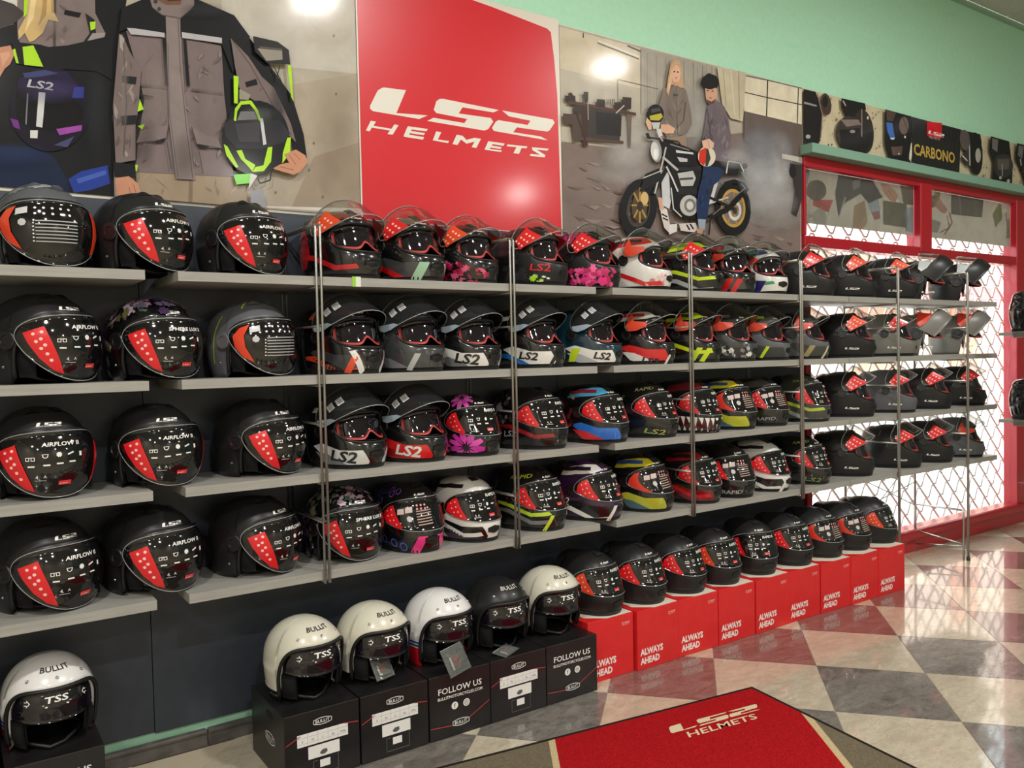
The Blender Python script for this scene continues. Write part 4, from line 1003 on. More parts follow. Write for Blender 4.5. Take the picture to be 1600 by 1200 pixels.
# black cartons
KW, KH, KD = .250, .226, .33
kbm = boxm('carton', -KW/2,KW/2,0,KD,0,KH, bevel=.002)
def emblem(x, z, w):
    h = w*.36; out = []
    hx = [(x-w/2,z-h*.28),(x-w*.16,z-h/2),(x+w*.16,z-h/2),(x+w/2,z-h*.28),(x+w/2,z+h*.28),(x+w*.16,z+h/2),(x-w*.16,z+h/2),(x-w/2,z+h*.28)]
    for i in range(8):
        a, b = Vector(hx[i]), Vector(hx[(i+1) % 8]); n_ = Vector((-(b-a).y,(b-a).x)).normalized()*w*.028
        out.append([tuple(a-n_*.2),tuple(b-n_*.2),tuple(b+n_),tuple(a+n_)])
    return poly_items(out) + shift([text2d('BULLIT', w*.235, 0, .012, 1.05, 'CENTER')], x, z-w*.085)
W_ = (232,230,226); RL = (178,58,62)
sizes = []
prA = [(emblem(0,.186,.062),W_,0),(poly_items([[(-.122,.132),(-.075,.152),(-.075,.155),(-.122,.135)]]),RL,0),(poly_items([[(.07,.157),(.122,.150),(.122,.153),(.07,.160)]]),RL,0),
       (rect(-.085,.118,.085,.158),W_,0),(rect(-.05,.072,.055,.112),W_,0),(rect(-.035,.018,.05,.0195),(120,118,116),0),(rect(-.035,.062,-.02,.0635),(120,118,116),0),(rect(-.035,.018,-.0338,.0635),(120,118,116),0),(rect(.0488,.018,.05,.07),(120,118,116),0),
       (rect(-.012,.038,.022,.062),W_,1),(poly_items([[(-.012,.086),(-.002,.094),(.012,.094),(.014,.084),(.004,.078),(-.008,.079)]]),(90,90,88),1)]
for k, s_ in enumerate(('S','M','L','XL','XXL')):
    prA.append((shift([text2d(s_, .010, 0, 0, 1, 'CENTER')], -.068+k*.034, .131),(60,60,60),1))
    if k: prA.append((rect(-.0855+k*.034,.118,-.0848+k*.034,.158),(150,150,150),1))
prA.append((rect(-.085,.127,.085,.1277),(150,150,150),1)); prA.append((rect(-.085,.146,.085,.1467),(150,150,150),1))
def txt(body, size, x, z, **k): return shift([text2d(body, size, 0, k.get('bold',.014), k.get('sx',1), 'CENTER')], x, z)
prB = [(txt('FOLLOW US', .030, .0, .158, sx=1.08, bold=.012),W_,0),(txt('BULLITMOTORCYCLES.COM', .0145, .0, .138, bold=.015),W_,0),(circ(-.024,.108,.0135),W_,0),(circ(.024,.108,.0135),W_,0),
       (txt('f', .022, -.024, .101),(24,22,23),1),(circ(.024,.108,.0088),(24,22,23),1),(circ(.024,.108,.0072),W_,2),(circ(.024,.108,.0042),(24,22,23),3),(circ(.024,.108,.0026),W_,4),
       (emblem(.0,.045,.068),W_,0),(poly_items([[(-.122,.046),(-.036,.038),(-.036,.041),(-.122,.049)]]),RL,0),(poly_items([[(.036,.050),(.122,.092),(.122,.095),(.036,.053)]]),RL,0)]
meA, meB = flat_print(prA, 'front_print'), flat_print(prB, 'front_print')
side_me = MB()
for v, f in emblem(0,.112,.10): side_me.add([(-KW/2-.0006, KD*.42-x*0.9, z) for x, z in v], f, lin(W_))
side_me = side_me.mesh('side_print', colour=True)
hole = MB().add([(-KW/2-.0007, KD*.42+.035*math.cos(w), .19+.012*math.sin(w)) for w in np.linspace(0,6.283,17)[:-1]], [tuple(range(16))]).mesh('hand_hole')
blk_x = [.965,1.221,1.476,1.729,1.982]; blk_k = 'AABAB'
blk_n = ['first black carton with a size label, left end of its row','second black carton with a size label','black carton printed with white lettering in the middle of its row','black carton with a size label between two lettered cartons','black carton with white lettering next to the red cartons']
for k in range(5):
    t = thing('black_helmet_box', blk_n[k], 'box', (blk_x[k],2.512,0), 0, 'black helmet cartons on the floor')
    put('carton', kbm, M_bbox, t); put('front_print', meA if blk_k[k] == 'A' else meB, M_white, t); put('side_print', side_me, M_white, t); put('hand_hole', hole, mat('hole_dark', (6,6,6), .9), t)
t = thing('black_helmet_box', 'black carton at the left edge of the picture with white lettering', 'box', (.232,2.66,0), 0, 'black helmet cartons on the floor'); put('carton', kbm, M_bbox, t); put('front_print', meB, M_white, t)
t = thing('black_helmet_box', 'black carton cut off by the left picture border', 'box', (-.03,2.66,0), 0, 'black helmet cartons on the floor'); put('carton', kbm, M_bbox, t); put('front_print', meA, M_white, t)
rb = [(418,972,540,1108),(535,953,645,1083),(632,928,745,1040),(727,908,823,1022),(812,893,912,998)]
rs = [(CREAM,None,12,'cream retro open-face helmet on the leftmost black carton of the row'),(CREAM,None,10,'cream retro open-face helmet with a plastic bag inside on the second black carton'),(PWHITE,'trico',10,'white retro helmet with blue stripes and red base, bag hanging out in front'),(MB_,None,4,'matte black retro helmet on a black carton'),(CREAM,None,2,'pale cream retro helmet next to the red cartons')]
for k in range(5):
    hx = max(place_x('retro', rb[k][2], 2.675, KH, rs[k][2], 1.0, blk_x[k]), LAST.get('b', 0)+.253); LAST['b'] = hx
    helmet('retro', (hx,2.675,KH+.001), rs[k][2], rs[k][0], rs[k][3], gfx=rs[k][1], group='retro helmets on black cartons')
helmet('retro', (.232,2.81,KH+.001), 8, PWHITE, 'white retro helmet with blue stripes and red base at the left edge of the picture', gfx='trico', group='retro helmets on black cartons')
helmet('retro', (-.035,2.81,KH+.001), 8, CREAM, 'cream retro helmet barely showing at the left picture border', group='retro helmets on black cartons')
# plastic bags
M_bag = clear('bag_clear', (225,228,226), body=(190,195,190), bodyf=.16, rough=.12)
def bag(loc, label, w, h, tilt, rz, seed, leaf=True):
    rn = random.Random(seed); t = thing('plastic_bag', label, 'bag', loc, R(rz))
    mb = MB(); n = 12; v = []; ct, st = math.cos(R(tilt)), math.sin(R(tilt))
    for side_ in (0, 1):
        for i in range(n+1):
            for j in range(n+1):
                x = -w/2+w*i/n; q = h*j/n; e = math.sin(math.pi*i/n)*math.sin(math.pi*j/n)
                b = (rn.uniform(-.006,.006)+ (.010 if side_ else -.002))*e + .0012*side_
                v.append((x+rn.uniform(-.001,.001), -q*ct-b*st, q*st*-1+b*ct))
    m_ = (n+1)**2; fs = [(s_*m_+i*(n+1)+j, s_*m_+(i+1)*(n+1)+j, s_*m_+(i+1)*(n+1)+j+1, s_*m_+i*(n+1)+j+1) for s_ in (0,1) for i in range(n) for j in range(n)]
    put('film', mb.add(v, fs).mesh('film'), M_bag, t)
    lm = MB()
    def slip(x0, x1, q0, q1, c, o=.002): lm.add([(x, -q*ct-o*st, -q*st+o*ct) for x, q in ((x0,q0),(x1,q0),(x1,q1),(x0,q1))], [(0,1,2,3)], lin(c))
    slip(-w*.3,w*.3,h*.3,h*.85,(92,92,86)); slip(-w*.12,w*.1,h*.35,h*.7,(150,60,54),.003); slip(-w*.28,-w*.2,h*.35,h*.8,(210,208,200),.003)
    put('leaflet', lm.mesh('leaflet', colour=True), M_white, t)
    put('zip_seal', MB().tube([(-w/2,-.004*ct,-.004*st+.003),(w/2,-.004*ct,-.004*st+.003)], .0016, 5).mesh('zip_seal', smooth=True), M_edge, t)
bag((1.45,2.532,KH+.088), 'clear zip bag with leaflets hanging from the white, blue and red helmet over the carton', .125, .098, 62, 24, 4)
bag((1.69,2.585,KH+.012), 'clear plastic bag lying on the carton in front of the matte black retro helmet', .11, .06, 8, 28, 6)
bag((1.205,2.60,KH+.085), 'crumpled plastic bag stuffed in the opening of the second cream retro helmet', .08, .075, 60, 15, 9)

# ================================================================== floor mat
mt = thing('floor_mat', 'red carpet mat with cream logo and lettering on the tiled floor', 'mat', (0,0,0))
e1 = Vector((.9902,-.1396)); e2 = Vector((-.1396,-.9902)); c0 = Vector((2.602,2.156))
def mp_(a, b): q = c0 - e1*a + e2*b; return (q.x, q.y)
M_carpet = lambda n, c1, c2: noisy(n, c1, c2, 180, .95, .5, 500, 3, spec=.1)
M_cr, M_cb, M_co, M_ce = M_carpet('carpet_red', (150,14,20), (182,24,30)), M_carpet('carpet_beige', (190,168,128), (206,186,146)), M_carpet('carpet_olive', (104,94,76), (122,112,92)), M_carpet('mat_border', (34,28,26), (44,38,34))
def slab(name, pts, z0, z1, M):
    n = len(pts); put(name, MB().add([(*p,z0) for p in pts]+[(*p,z1) for p in pts], [tuple(range(n))[::-1],tuple(range(n,2*n))]+[(i,(i+1) % n,n+(i+1) % n,n+i) for i in range(n)]).mesh(name), M, mt)
LM, WM = 1.9, 1.25
slab('backing', [mp_(0,0),mp_(LM,0),mp_(LM,WM),mp_(0,WM)], .0005, .006, M_ce)
b_ = .018; dsl = .62
f_ = lambda a: (a+0)
slab('outer_field', [mp_(.93,b_),mp_(LM-b_,b_),mp_(LM-b_,WM-b_),mp_(.93-.62*(WM)*.0+.55,WM-b_)], .006, .0085, M_co)
slab('cream_stripe', [mp_(.905,b_),mp_(.93,b_),mp_(1.48,WM-b_),mp_(1.455,WM-b_)][::-1], .006, .0085, M_cb)
slab('red_field', [mp_(b_,b_),mp_(.905,b_),mp_(1.455,WM-b_),mp_(.50,WM-b_),mp_(b_,.275)], .006, .0088, M_cr)
slab('cream_stripe', [mp_(b_,.275),mp_(.50,WM-b_),mp_(.475,WM-b_),mp_(b_,.335)][::-1], .006, .0085, M_cb)
slab('outer_field', [mp_(b_,.335),mp_(.475,WM-b_),mp_(b_,WM-b_)], .006, .0085, M_co)
lg = MB()
def on_mat(its, ax, ay):
    for v, f in its: lg.add([(*(Vector((ax,ay)) + e1*x - e2*z), .0092) for x, z in v], f, lin((206,190,158)))
on_mat(poly_items(logo2d(.42)), 2.262, 2.020); on_mat([text2d('HELMETS', .052, .3, .012, 1.5, 'CENTER')], 2.238, 1.972)
put('logo', lg.mesh('logo', colour=True), paint('carpet_print', .95), mt, label='cream woven lettering')

# ================================================================== small things, far shelf at the right edge
tg = thing('price_tag', 'small lime and white tag stuck on the top board below the red helmet', 'tag', (1.185,YF,SH[0]-.03))
put('card', boxm('card', -.016,.016,-.0016,-.0004,0,.034), mat('tag_white', (215,220,205), .5), tg); put('stripe', boxm('stripe', -.016,-.003,-.002,-.0016,0,.034), mat('tag_lime', (140,200,50), .5), tg)
un = thing('display_stand', 'chrome post of the second display unit beyond the right picture border', 'stand', (5.95,2.3,0))
put('post', MB().tube([(0,0,.02),(0,0,1.9)], .02, 10).mesh('post', smooth=True), M_tube, un); put('base', boxm('base', -.25,.25,-.2,.2,0,.02, bevel=.004), M_tube, un)
for z, lab, hl in ((1.408,'upper chrome-edged shelf of the unit at the right picture border','dark glossy helmet on the upper shelf at the right picture border'),(.893,'lower chrome-edged shelf of the unit at the right picture border','dark glossy helmet on the lower shelf at the right picture border')):
    s_ = thing('display_shelf', lab, 'shelf', (5.55,2.3,z)); put('board', boxm('board', -.36,.43,-.14,.14,-.018,0), M_board, s_); put('end_cap', boxm('end_cap', -.385,-.36,-.05,.05,-.032,.004, bevel=.004), M_tube, s_); put('front_rail', MB().tube([(-.36,-.152,-.010),(.43,-.152,-.010)], .011, 8).mesh('front_rail', smooth=True), M_tube, s_)
    helmet('closed', (5.345,2.3,z+.001), 75, GB_, hl, group='helmets on the unit at the right border')

# ================================================================== wall posters (flat printed sheets)
M_photo = paint('poster_photo', .5, .32, var=.10, alpha=True); M_flatp = paint('poster_flat', .34, .6)
M_photo.node_tree.nodes['Principled BSDF'].inputs['Specular IOR Level'].default_value = .15
for q_ in (M_photo, M_flatp): q_.node_tree.nodes['Principled BSDF'].inputs['Coat Roughness'].default_value = .13
class Print:
    def __init__(s, ox, oy, k, y0, x0, x1, z0, z1): s.o = (ox, oy, k); s.y = y0; s.mb = MB(); s.n = 0; s.lift = 0; s.lim = (x0, x1, z0, z1)
    def w(s, x, y): return on_y(s.o[0]+x/s.o[2], s.o[1]+y/s.o[2], s.y)
    def poly(s, pts, col, world=False):
        q = [p if world else (s.w(*p).x, s.w(*p).z) for p in pts]
        x0, x1, z0, z1 = s.lim; q = [(min(max(x,x0),x1), min(max(z,z0),z1)) for x, z in q]
        s.n += 1; y = s.y - .00012*s.n
        s.mb.add([(x, y, z) for x, z in q], tri2d(q), lin([c+(225-c)*s.lift for c in col])); return s
    def ell(s, cx, cy, rx, ry, col, rot=0, n=26):
        c, d = math.cos(R(rot)), math.sin(R(rot))
        return s.poly([(cx+rx*math.cos(t)*c-ry*math.sin(t)*d, cy+rx*math.cos(t)*d+ry*math.sin(t)*c) for t in np.linspace(0,2*math.pi,n+1)[:-1]], col)
    def soft(s, cx, cy, rx, ry, col, a=.7, rot=0, n=20):
        c, d = math.cos(R(rot)), math.sin(R(rot)); s.n += 1; y = s.y-.00012*s.n; v = []; cs = []
        x0, x1, z0, z1 = s.lim
        for k, al in ((.0001,a),(.5,a*.62),(1.0,0.0)):
            for t in np.linspace(0,2*math.pi,n+1)[:-1]:
                p = s.w(cx+rx*k*math.cos(t)*c-ry*k*math.sin(t)*d, cy+rx*k*math.cos(t)*d+ry*k*math.sin(t)*c)
                v.append((min(max(p.x,x0),x1), y, min(max(p.z,z0),z1))); cs.append((*lin(col), al))
        s.mb.add(v, [(j*n+i, j*n+(i+1) % n, (j+1)*n+(i+1) % n, (j+1)*n+i) for j in range(2) for i in range(n)], cs); return s
    def ring(s, cx, cy, rx, ry, t_, col, rot=0, n=30):
        c, d = math.cos(R(rot)), math.sin(R(rot)); f = lambda a, k: (cx+rx*k*math.cos(a)*c-ry*k*math.sin(a)*d, cy+rx*k*math.cos(a)*d+ry*k*math.sin(a)*c)
        s.n += 1; y = s.y-.00012*s.n; v = []
        for a in np.linspace(0,2*math.pi,n+1)[:-1]:
            for k in (1, 1-t_): p = s.w(*f(a,k)); v.append((p.x,y,p.z))
        s.mb.add(v, [(2*i,2*((i+1) % n),2*((i+1) % n)+1,2*i+1) for i in range(n)], lin(col)); return s
    def line(s, pts, w, col):
        for a, b in zip(pts[:-1], pts[1:]):
            dx, dy = b[0]-a[0], b[1]-a[1]; L_ = math.hypot(dx, dy) or 1; nx, ny = -dy/L_*w/2, dx/L_*w/2
            s.poly([(a[0]+nx,a[1]+ny),(b[0]+nx,b[1]+ny),(b[0]-nx,b[1]-ny),(a[0]-nx,a[1]-ny)], col)
        return s
    def shades(s, pts, c1, c2, seed, n=26):
        """soft folds: darker and lighter slivers inside an outline's box"""
        rn = random.Random(seed); xs = [p[0] for p in pts]; ys = [p[1] for p in pts]
        for _ in range(n):
            x, y = rn.uniform(min(xs),max(xs)), rn.uniform(min(ys),max(ys)); l = rn.uniform(20,80); a = rn.uniform(-.9,.9)+1.57; w = rn.uniform(4,14)
            dx, dy = math.cos(a)*l, math.sin(a)*l
            if all(inpoly((x+dx*t, y+dy*t), pts) for t in (-.5,0,.5)):
                s.poly([(x-dx/2,y-dy/2),(x+w,y),(x+dx/2,y+dy/2),(x-w*.6,y)], rn.choice((c1,c2)))
        return s
    def text(s, its, x, z, col):
        s.n += 1
        for v, f in its: s.mb.add([(x+a, s.y-.00012*s.n, z+b) for a, b in v], f, lin(col))
        return s
def inpoly(p, poly):
    c = False; j = len(poly)-1
    for i in range(len(poly)):
        if (poly[i][1] > p[1]) != (poly[j][1] > p[1]) and p[0] < (poly[j][0]-poly[i][0])*(p[1]-poly[i][1])/(poly[j][1]-poly[i][1])+poly[i][0]: c = not c
        j = i
    return c
def poster(label, x0, x1, z0, z1, base, y=2.993, th=.004, border=None, cat='poster', name='wall_poster', M=None):
    t = thing(name, label, cat, (0,0,0)); mb = MB().box(x0,x1,y,y+th,z0,z1)
    put('sheet', mb.mesh('sheet'), mat('sheet_'+name+str(base), border or base, .35), t); return t
BLK=(20,22,26); BK2=(30,32,38); GRY=(118,106,104); GR2=(134,122,120); GR3=(96,86,84); NEON=(176,226,44); SKIN=(196,140,112); SK2=(160,106,84)
# ---- jacket picture
Y_ = 2.990
t = poster('photo poster of two riders in grey jackets holding helmets', -.42, 1.362, 1.872, 2.84, (184,178,164), border=(214,208,194))
P = Print(0,0,2.857,Y_,-.42,1.362,1.884,2.835)
P.poly([(-.42,1.884),(1.362,1.884),(1.362,2.835),(-.42,2.835)], (178,170,154), True)
P.poly([(990,-200),(1590,-200),(1600,330),(1290,300),(990,60)], (196,190,178)).poly([(1290,380),(1600,330),(1630,940),(1180,930)], (172,160,142)).poly([(1400,700),(1630,640),(1630,940),(1300,930)], (158,142,124))
for x, y in ((1490,160),(1340,560),(1400,640),(1500,420),(1380,760),(1440,880),(1230,860)): P.ell(x,y,5,7,(120,106,90))
P.poly([(-900,-200),(80,-200),(70,500),(0,520),(-900,560)], (206,206,200)).poly([(60,100),(78,100),(80,330),(66,330)], (150,146,138))
# rider at left
P.poly([(-900,60),(0,130),(60,110),(110,0),(140,-200),(600,-200),(560,30),(500,520),(510,880),(0,850),(-900,800)], BLK)
P.poly([(-200,640),(140,660),(240,700),(300,800),(310,868),(-200,850)], (22,34,62)).poly([(305,800),(360,766),(480,738),(492,820),(400,850),(330,862)], (38,62,150)).poly([(340,800),(470,760),(476,778),(350,820)], (70,96,180))
jw = [(90,-200),(420,-200),(425,60),(470,150),(430,190),(340,222),(240,218),(180,200),(80,190),(75,60)]
P.poly(jw, (126,112,110)).shades(jw,(104,92,92),(140,128,124),1,20).poly([(240,-100),(252,-100),(248,215),(236,215)], (78,70,72)).poly([(290,45),(362,60),(352,80),(284,66)], BLK)
P.poly([(380,60),(420,90),(428,150),(390,200),(360,205),(400,150)], BK2).poly([(400,100),(426,98),(424,130),(404,138)], NEON).poly([(412,150),(470,148),(465,170),(400,200),(375,205)], (150,142,140))
P.poly([(0,0),(60,20),(110,60),(60,110),(0,130),(-300,60),(-300,-100)], (64,58,58)).poly([(108,-100),(140,-100),(125,60),(105,80)], NEON)
hair = [(140,-200),(240,-200),(232,40),(262,100),(215,90),(190,150),(150,185),(130,190),(110,150),(84,178),(80,140),(118,70)]
P.poly(hair, (206,176,120)).poly([(150,-100),(175,-100),(150,80),(110,150),(125,80)], (232,208,156)).poly([(200,-100),(215,-100),(205,70),(170,120),(185,60)], (176,140,88)).poly([(225,-80),(236,-80),(240,60),(228,60)], (180,146,96))
P.poly([(60,210),(180,215),(300,205),(500,160),(500,360),(430,320),(190,305),(80,288)], BLK).poly([(55,225),(78,214),(100,288),(72,284)], NEON).poly([(100,212),(148,205),(170,250),(192,300),(108,292)], NEON).poly([(45,190),(85,180),(108,290),(84,288),(66,215)], BLK)
P.poly([(-60,225),(46,205),(62,250),(44,290),(20,310),(0,345),(-60,360)], SKIN).poly([(0,240),(40,232),(44,250),(10,300)], (214,160,130))
P.ell(222,490,178,188,(22,18,34)).poly([(80,360),(160,310),(300,325),(350,390),(300,420),(180,385),(80,395)], (34,26,60)).poly([(330,390),(375,390),(372,440),(320,440)], (48,58,140)).poly([(100,330),(200,315),(260,330),(180,345),(110,350)], (60,66,110))
P.poly([(70,410),(150,395),(330,440),(378,500),(350,560),(230,590),(150,580),(75,545)], (10,10,14)).poly([(172,414),(202,416),(188,572),(160,566)], (206,208,210)).poly([(120,420),(126,420),(118,560),(112,555)], (120,124,130))
P.poly([(250,578),(365,560),(362,586),(265,606)], (150,70,160)).poly([(45,530),(80,540),(90,580),(60,570)], (110,50,130)).poly([(134,584),(168,584),(166,620),(134,618)], (214,212,208)).poly([(240,650),(330,610),(300,660)], (70,70,110))
q = P.w(118,372); P.text([text2d('LS2', .034, .2, .02, 1.5)], q.x, q.z-.012, (190,190,196))
# rider at right
P.poly([(540,40),(660,-10),(700,-200),(840,-200),(870,0),(1040,75),(1110,170),(1190,280),(1300,430),(1352,600),(1366,700),(1362,735),(1310,690),(1290,600),(1180,470),(1060,400),(1050,800),(600,790),(600,740),(500,730),(500,480),(520,170)], BLK)
tr = [(600,765),(1090,790),(1112,935),(620,900)]
P.poly(tr, (156,138,116)).shades(tr,(136,118,98),(170,152,130),3,20).poly([(842,800),(858,800),(856,905),(840,905)], (128,110,90))
to = [(560,140),(600,130),(730,152),(800,170),(985,205),(998,430),(1040,792),(600,770),(625,560),(642,450),(606,300)]
P.poly(to, (122,108,108)).shades(to,(104,92,92),(136,122,122),5,70)
P.poly([(735,70),(800,80),(806,200),(818,420),(866,806),(782,802),(752,560),(742,300)], GR2).line([(790,90),(800,300),(826,560),(856,800)], 4, (98,86,88)).line([(745,200),(752,500),(790,800)], 3, (104,92,94))
P.poly([(540,42),(680,0),(700,40),(735,72),(735,158),(570,132),(528,150)], BLK).poly([(800,80),(868,0),(1040,75),(1110,170),(1034,330),(985,205),(802,172)], BLK)
P.poly([(664,0),(690,-60),(860,-60),(862,30),(800,90),(720,74),(676,40)], (130,116,114)).line([(676,40),(720,74),(800,88),(858,40)], 4, (90,80,80)).poly([(690,-60),(830,-60),(800,28),(740,30),(700,8)], (120,84,66)).poly([(700,-60),(826,-60),(800,10),(745,14)], (60,46,42))
P.ell(690,14,9,10,(60,56,60)).ell(706,48,8,9,(60,56,60))
P.poly([(562,132),(600,134),(730,154),(730,174),(580,160)], (178,176,180)).poly([(806,150),(985,176),(985,200),(808,176)], (182,180,184))
P.poly([(720,174),(735,176),(746,386),(732,384)], BLK).poly([(812,180),(826,182),(842,390),(828,390)], BLK)
P.poly([(620,380),(740,392),(740,398),(620,388)], (96,84,86)).poly([(850,400),(990,420),(990,426),(850,408)], (96,84,86))
P.poly([(604,642),(626,586),(748,562),(738,622),(690,634)], (128,114,114)).line([(604,642),(690,634),(738,622),(748,562)], 4, (78,68,70)).poly([(688,632),(735,622),(726,640),(690,644)], BLK)
P.poly([(848,570),(920,610),(965,622),(985,668),(930,664),(870,648)], (128,114,114)).line([(850,572),(872,648),(985,668)], 4, (78,68,70)).poly([(874,648),(930,656),(920,668),(880,664)], BLK)
P.line([(620,660),(600,740)], 4, (84,74,76)).line([(740,640),(760,760)], 4, (84,74,76)).line([(880,670),(900,780)], 4, (84,74,76)).line([(620,430),(680,440)], 8, BLK)
sl = [(526,170),(540,160),(575,240),(625,320),(612,500),(600,560),(600,720),(512,735),(500,480)]
P.poly(sl, (118,104,102)).shades(sl,(98,86,86),(150,138,134),6,26).poly([(540,345),(605,352),(600,385),(540,375)], BK2).poly([(535,525),(606,520),(600,560),(540,565)], BK2).poly([(528,160),(550,180),(545,240),(530,220)], (168,158,152)).line([(545,200),(560,460),(548,700)], 4, (88,78,78))
P.poly([(618,450),(636,495),(608,506)], NEON).poly([(610,570),(640,560),(630,585)], NEON).poly([(596,742),(610,742),(606,770),(596,768)], NEON)
P.poly([(500,728),(598,742),(602,800),(505,796)], BLK).poly([(510,800),(570,792),(612,826),(628,880),(618,894),(515,884)], SKIN).line([(570,840),(580,884)], 4, SK2).line([(590,830),(606,880)], 4, SK2)
ar = [(1022,180),(1100,260),(1160,350),(1215,400),(1290,560),(1312,640),(1280,610),(1200,500),(1100,440),(1060,400),(1040,300)]
P.poly(ar, (120,106,104)).shades(ar,(98,86,86),(146,132,128),8,16).line([(1030,190),(1110,300),(1210,480),(1290,610)], 4, (84,74,74)).poly([(1085,375),(1135,360),(1142,385),(1092,398)], BLK)
P.poly([(1120,170),(1230,195),(1280,232),(1286,296),(1184,290),(1130,240)], (40,38,38)).poly([(1140,225),(1250,235),(1252,275),(1180,280)], (150,144,132)).poly([(1150,215),(1250,226),(1250,234),(1150,226)], (86,80,76))
P.poly([(1274,300),(1290,300),(1300,460),(1290,440)], NEON).poly([(1034,345),(1056,350),(1052,470),(1036,468)], NEON).poly([(1060,405),(1110,430),(1100,455),(1060,450)], (150,146,130))
P.line([(1210,300),(1240,360),(1270,420)], 4, BLK).line([(1240,300),(1225,360)], 4, BLK)
P.ell(1132,622,150,166,(22,24,26)).poly([(990,560),(1040,530),(1240,545),(1284,600),(1260,640),(1160,672),(1050,668),(1000,620)], (46,46,52)).poly([(1040,560),(1150,552),(1150,640),(1060,640)], (66,64,70)).poly([(1150,535),(1164,535),(1180,650),(1166,655)], (200,202,206)).poly([(1065,505),(1125,505),(1140,540),(1050,545)], (126,128,128))
P.poly([(1035,545),(1040,492),(1066,460),(1112,456),(1142,500),(1158,548),(1146,545),(1128,500),(1105,472),(1068,476),(1050,505),(1045,548)], NEON)
P.poly([(990,650),(1006,660),(1056,752),(1044,754),(1002,700)], NEON).poly([(1046,680),(1070,676),(1086,716),(1130,742),(1118,772),(1090,740),(1066,716)], NEON).poly([(1186,664),(1206,662),(1200,728),(1168,770),(1118,774),(1130,752),(1166,744)], NEON).poly([(1272,622),(1288,620),(1284,690),(1250,736),(1252,690)], NEON)
P.poly([(1034,786),(1110,780),(1116,822),(1046,830)], (112,210,50)).poly([(1110,780),(1140,790),(1100,850)], (206,206,200)).line([(1200,770),(1196,810),(1150,825),(1140,800)], 6, BLK)
P.poly([(1258,696),(1310,674),(1352,700),(1362,730),(1330,772),(1300,786),(1250,772),(1208,758),(1240,740),(1280,732)], SKIN).line([(1280,700),(1310,740)], 4, SK2).line([(1240,750),(1300,765)], 4, SK2).line([(1300,690),(1330,720)], 3, SK2)
P.poly([(1110,860),(1165,850),(1180,935),(1110,932)], (150,150,158)).poly([(1180,925),(1600,935),(1630,960),(1180,945)], (206,200,190))
for x, y, rx, ry, c, a in ((690,420,70,240,(150,136,134),.5),(930,460,60,240,(150,138,136),.5),(640,640,60,120,(84,74,74),.5),(820,700,60,120,(84,74,76),.35),(545,400,26,240,(150,138,134),.4),(220,420,150,60,(90,80,130),.35),(1140,520,90,40,(120,124,126),.4),(230,120,90,60,(150,138,134),.4),(1500,600,120,300,(150,134,116),.35),(1450,100,150,120,(222,214,200),.5),(60,700,180,60,(50,66,110),.4),(420,500,60,260,(52,54,60),.5),(1230,480,40,160,(60,62,66),.5),(900,60,120,40,(58,60,66),.5)): P.soft(x,y,rx,ry,c,a)
put('print', P.mb.mesh('print', colour=True), M_photo, t)

# ---- red logo poster
t = poster('bright red logo poster with white lettering on the wall', 1.366, 2.352, 1.872, 2.84, (206,20,36), y=2.9905, border=(226,216,204))
P = Print(540,0,3.0,2.990,1.366,2.352,1.874,2.836)
P.poly([(1.372,1.876),(2.346,1.876),(2.336,2.50),(2.322,2.66),(2.306,2.775),(2.285,2.787),(2.0,2.818),(1.8,2.834),(1.372,2.834)], (212,16,34), True)
for g_ in (_L, _S, _2): P.poly(g_, (232,228,216))
P.poly(_H['H'], (232,228,216))
def strk(pts, w): P.line(pts, w, (232,228,216))
for a in ([(300,599),(282,640)],): strk(a, 22)
P.poly([(292,592),(385,605),(378,616),(310,607),(305,614),(372,624),(366,634),(298,624),(294,631),(368,643),(362,655),(272,641)], (232,228,216))
P.poly([(424,616),(448,620),(432,654),(485,662),(479,671),(408,658)], (232,228,216))
P.poly([(520,632),(548,637),(566,656),(604,646),(634,651),(612,694),(590,690),(604,664),(566,674),(540,654),(524,680),(500,676)], (232,228,216))
P.poly([(668,662),(745,673),(740,684),(688,676),(684,683),(730,690),(726,699),(678,692),(674,698),(732,706),(728,713),(650,702)], (232,228,216))
P.poly([(758,677),(852,687),(846,696),(824,694),(812,722),(786,718),(800,690),(754,686)], (232,228,216))
P.poly([(872,690),(952,698),(944,707),(896,702),(936,728),(932,738),(862,731),(866,722),(910,726),(874,704)], (232,228,216))
put('print', P.mb.mesh('print', colour=True), M_flatp, t)
wr = MB(); rn = random.Random(4)
# ---- motorcycle picture
t = poster('photo poster of two people with a black motorcycle in a garage', 2.356, 4.083, 1.872, 2.822, (196,188,172), border=(214,206,190), y=2.9932)
P = Print(860,40,3.333,2.9925,2.356,4.083,1.876,2.818)
P.poly([(2.356,1.876),(4.083,1.876),(4.083,2.818),(2.356,2.818)], (178,170,156), True)
P.poly([(30,0),(470,120),(470,640),(40,610)], (186,178,162)).poly([(30,0),(470,120),(470,330),(40,220)], (208,196,172)).poly([(470,120),(860,215),(860,470),(470,470)], (168,162,150))
for k in range(16): P.line([(480+k*24,140+k*5),(482+k*24,460)], 3, (148,142,132) if k % 2 else (184,178,166))
P.line([(170,40),(170,64)], 4, (60,56,52)).line([(245,80),(460,165)], 12, (222,214,200)).line([(245,92),(460,175)], 3, (110,100,92)).line([(400,105),(470,135)], 6, (90,80,74)).line([(470,120),(470,460)], 3, (132,126,118)).line([(350,280),(350,440)], 3, (140,134,124)).line([(350,280),(560,330)], 3, (140,134,124))
P.poly([(30,600),(340,640),(480,600),(1000,560),(1200,700),(1300,820),(1300,1300),(30,1300)], (128,112,106))
rn = random.Random(2)
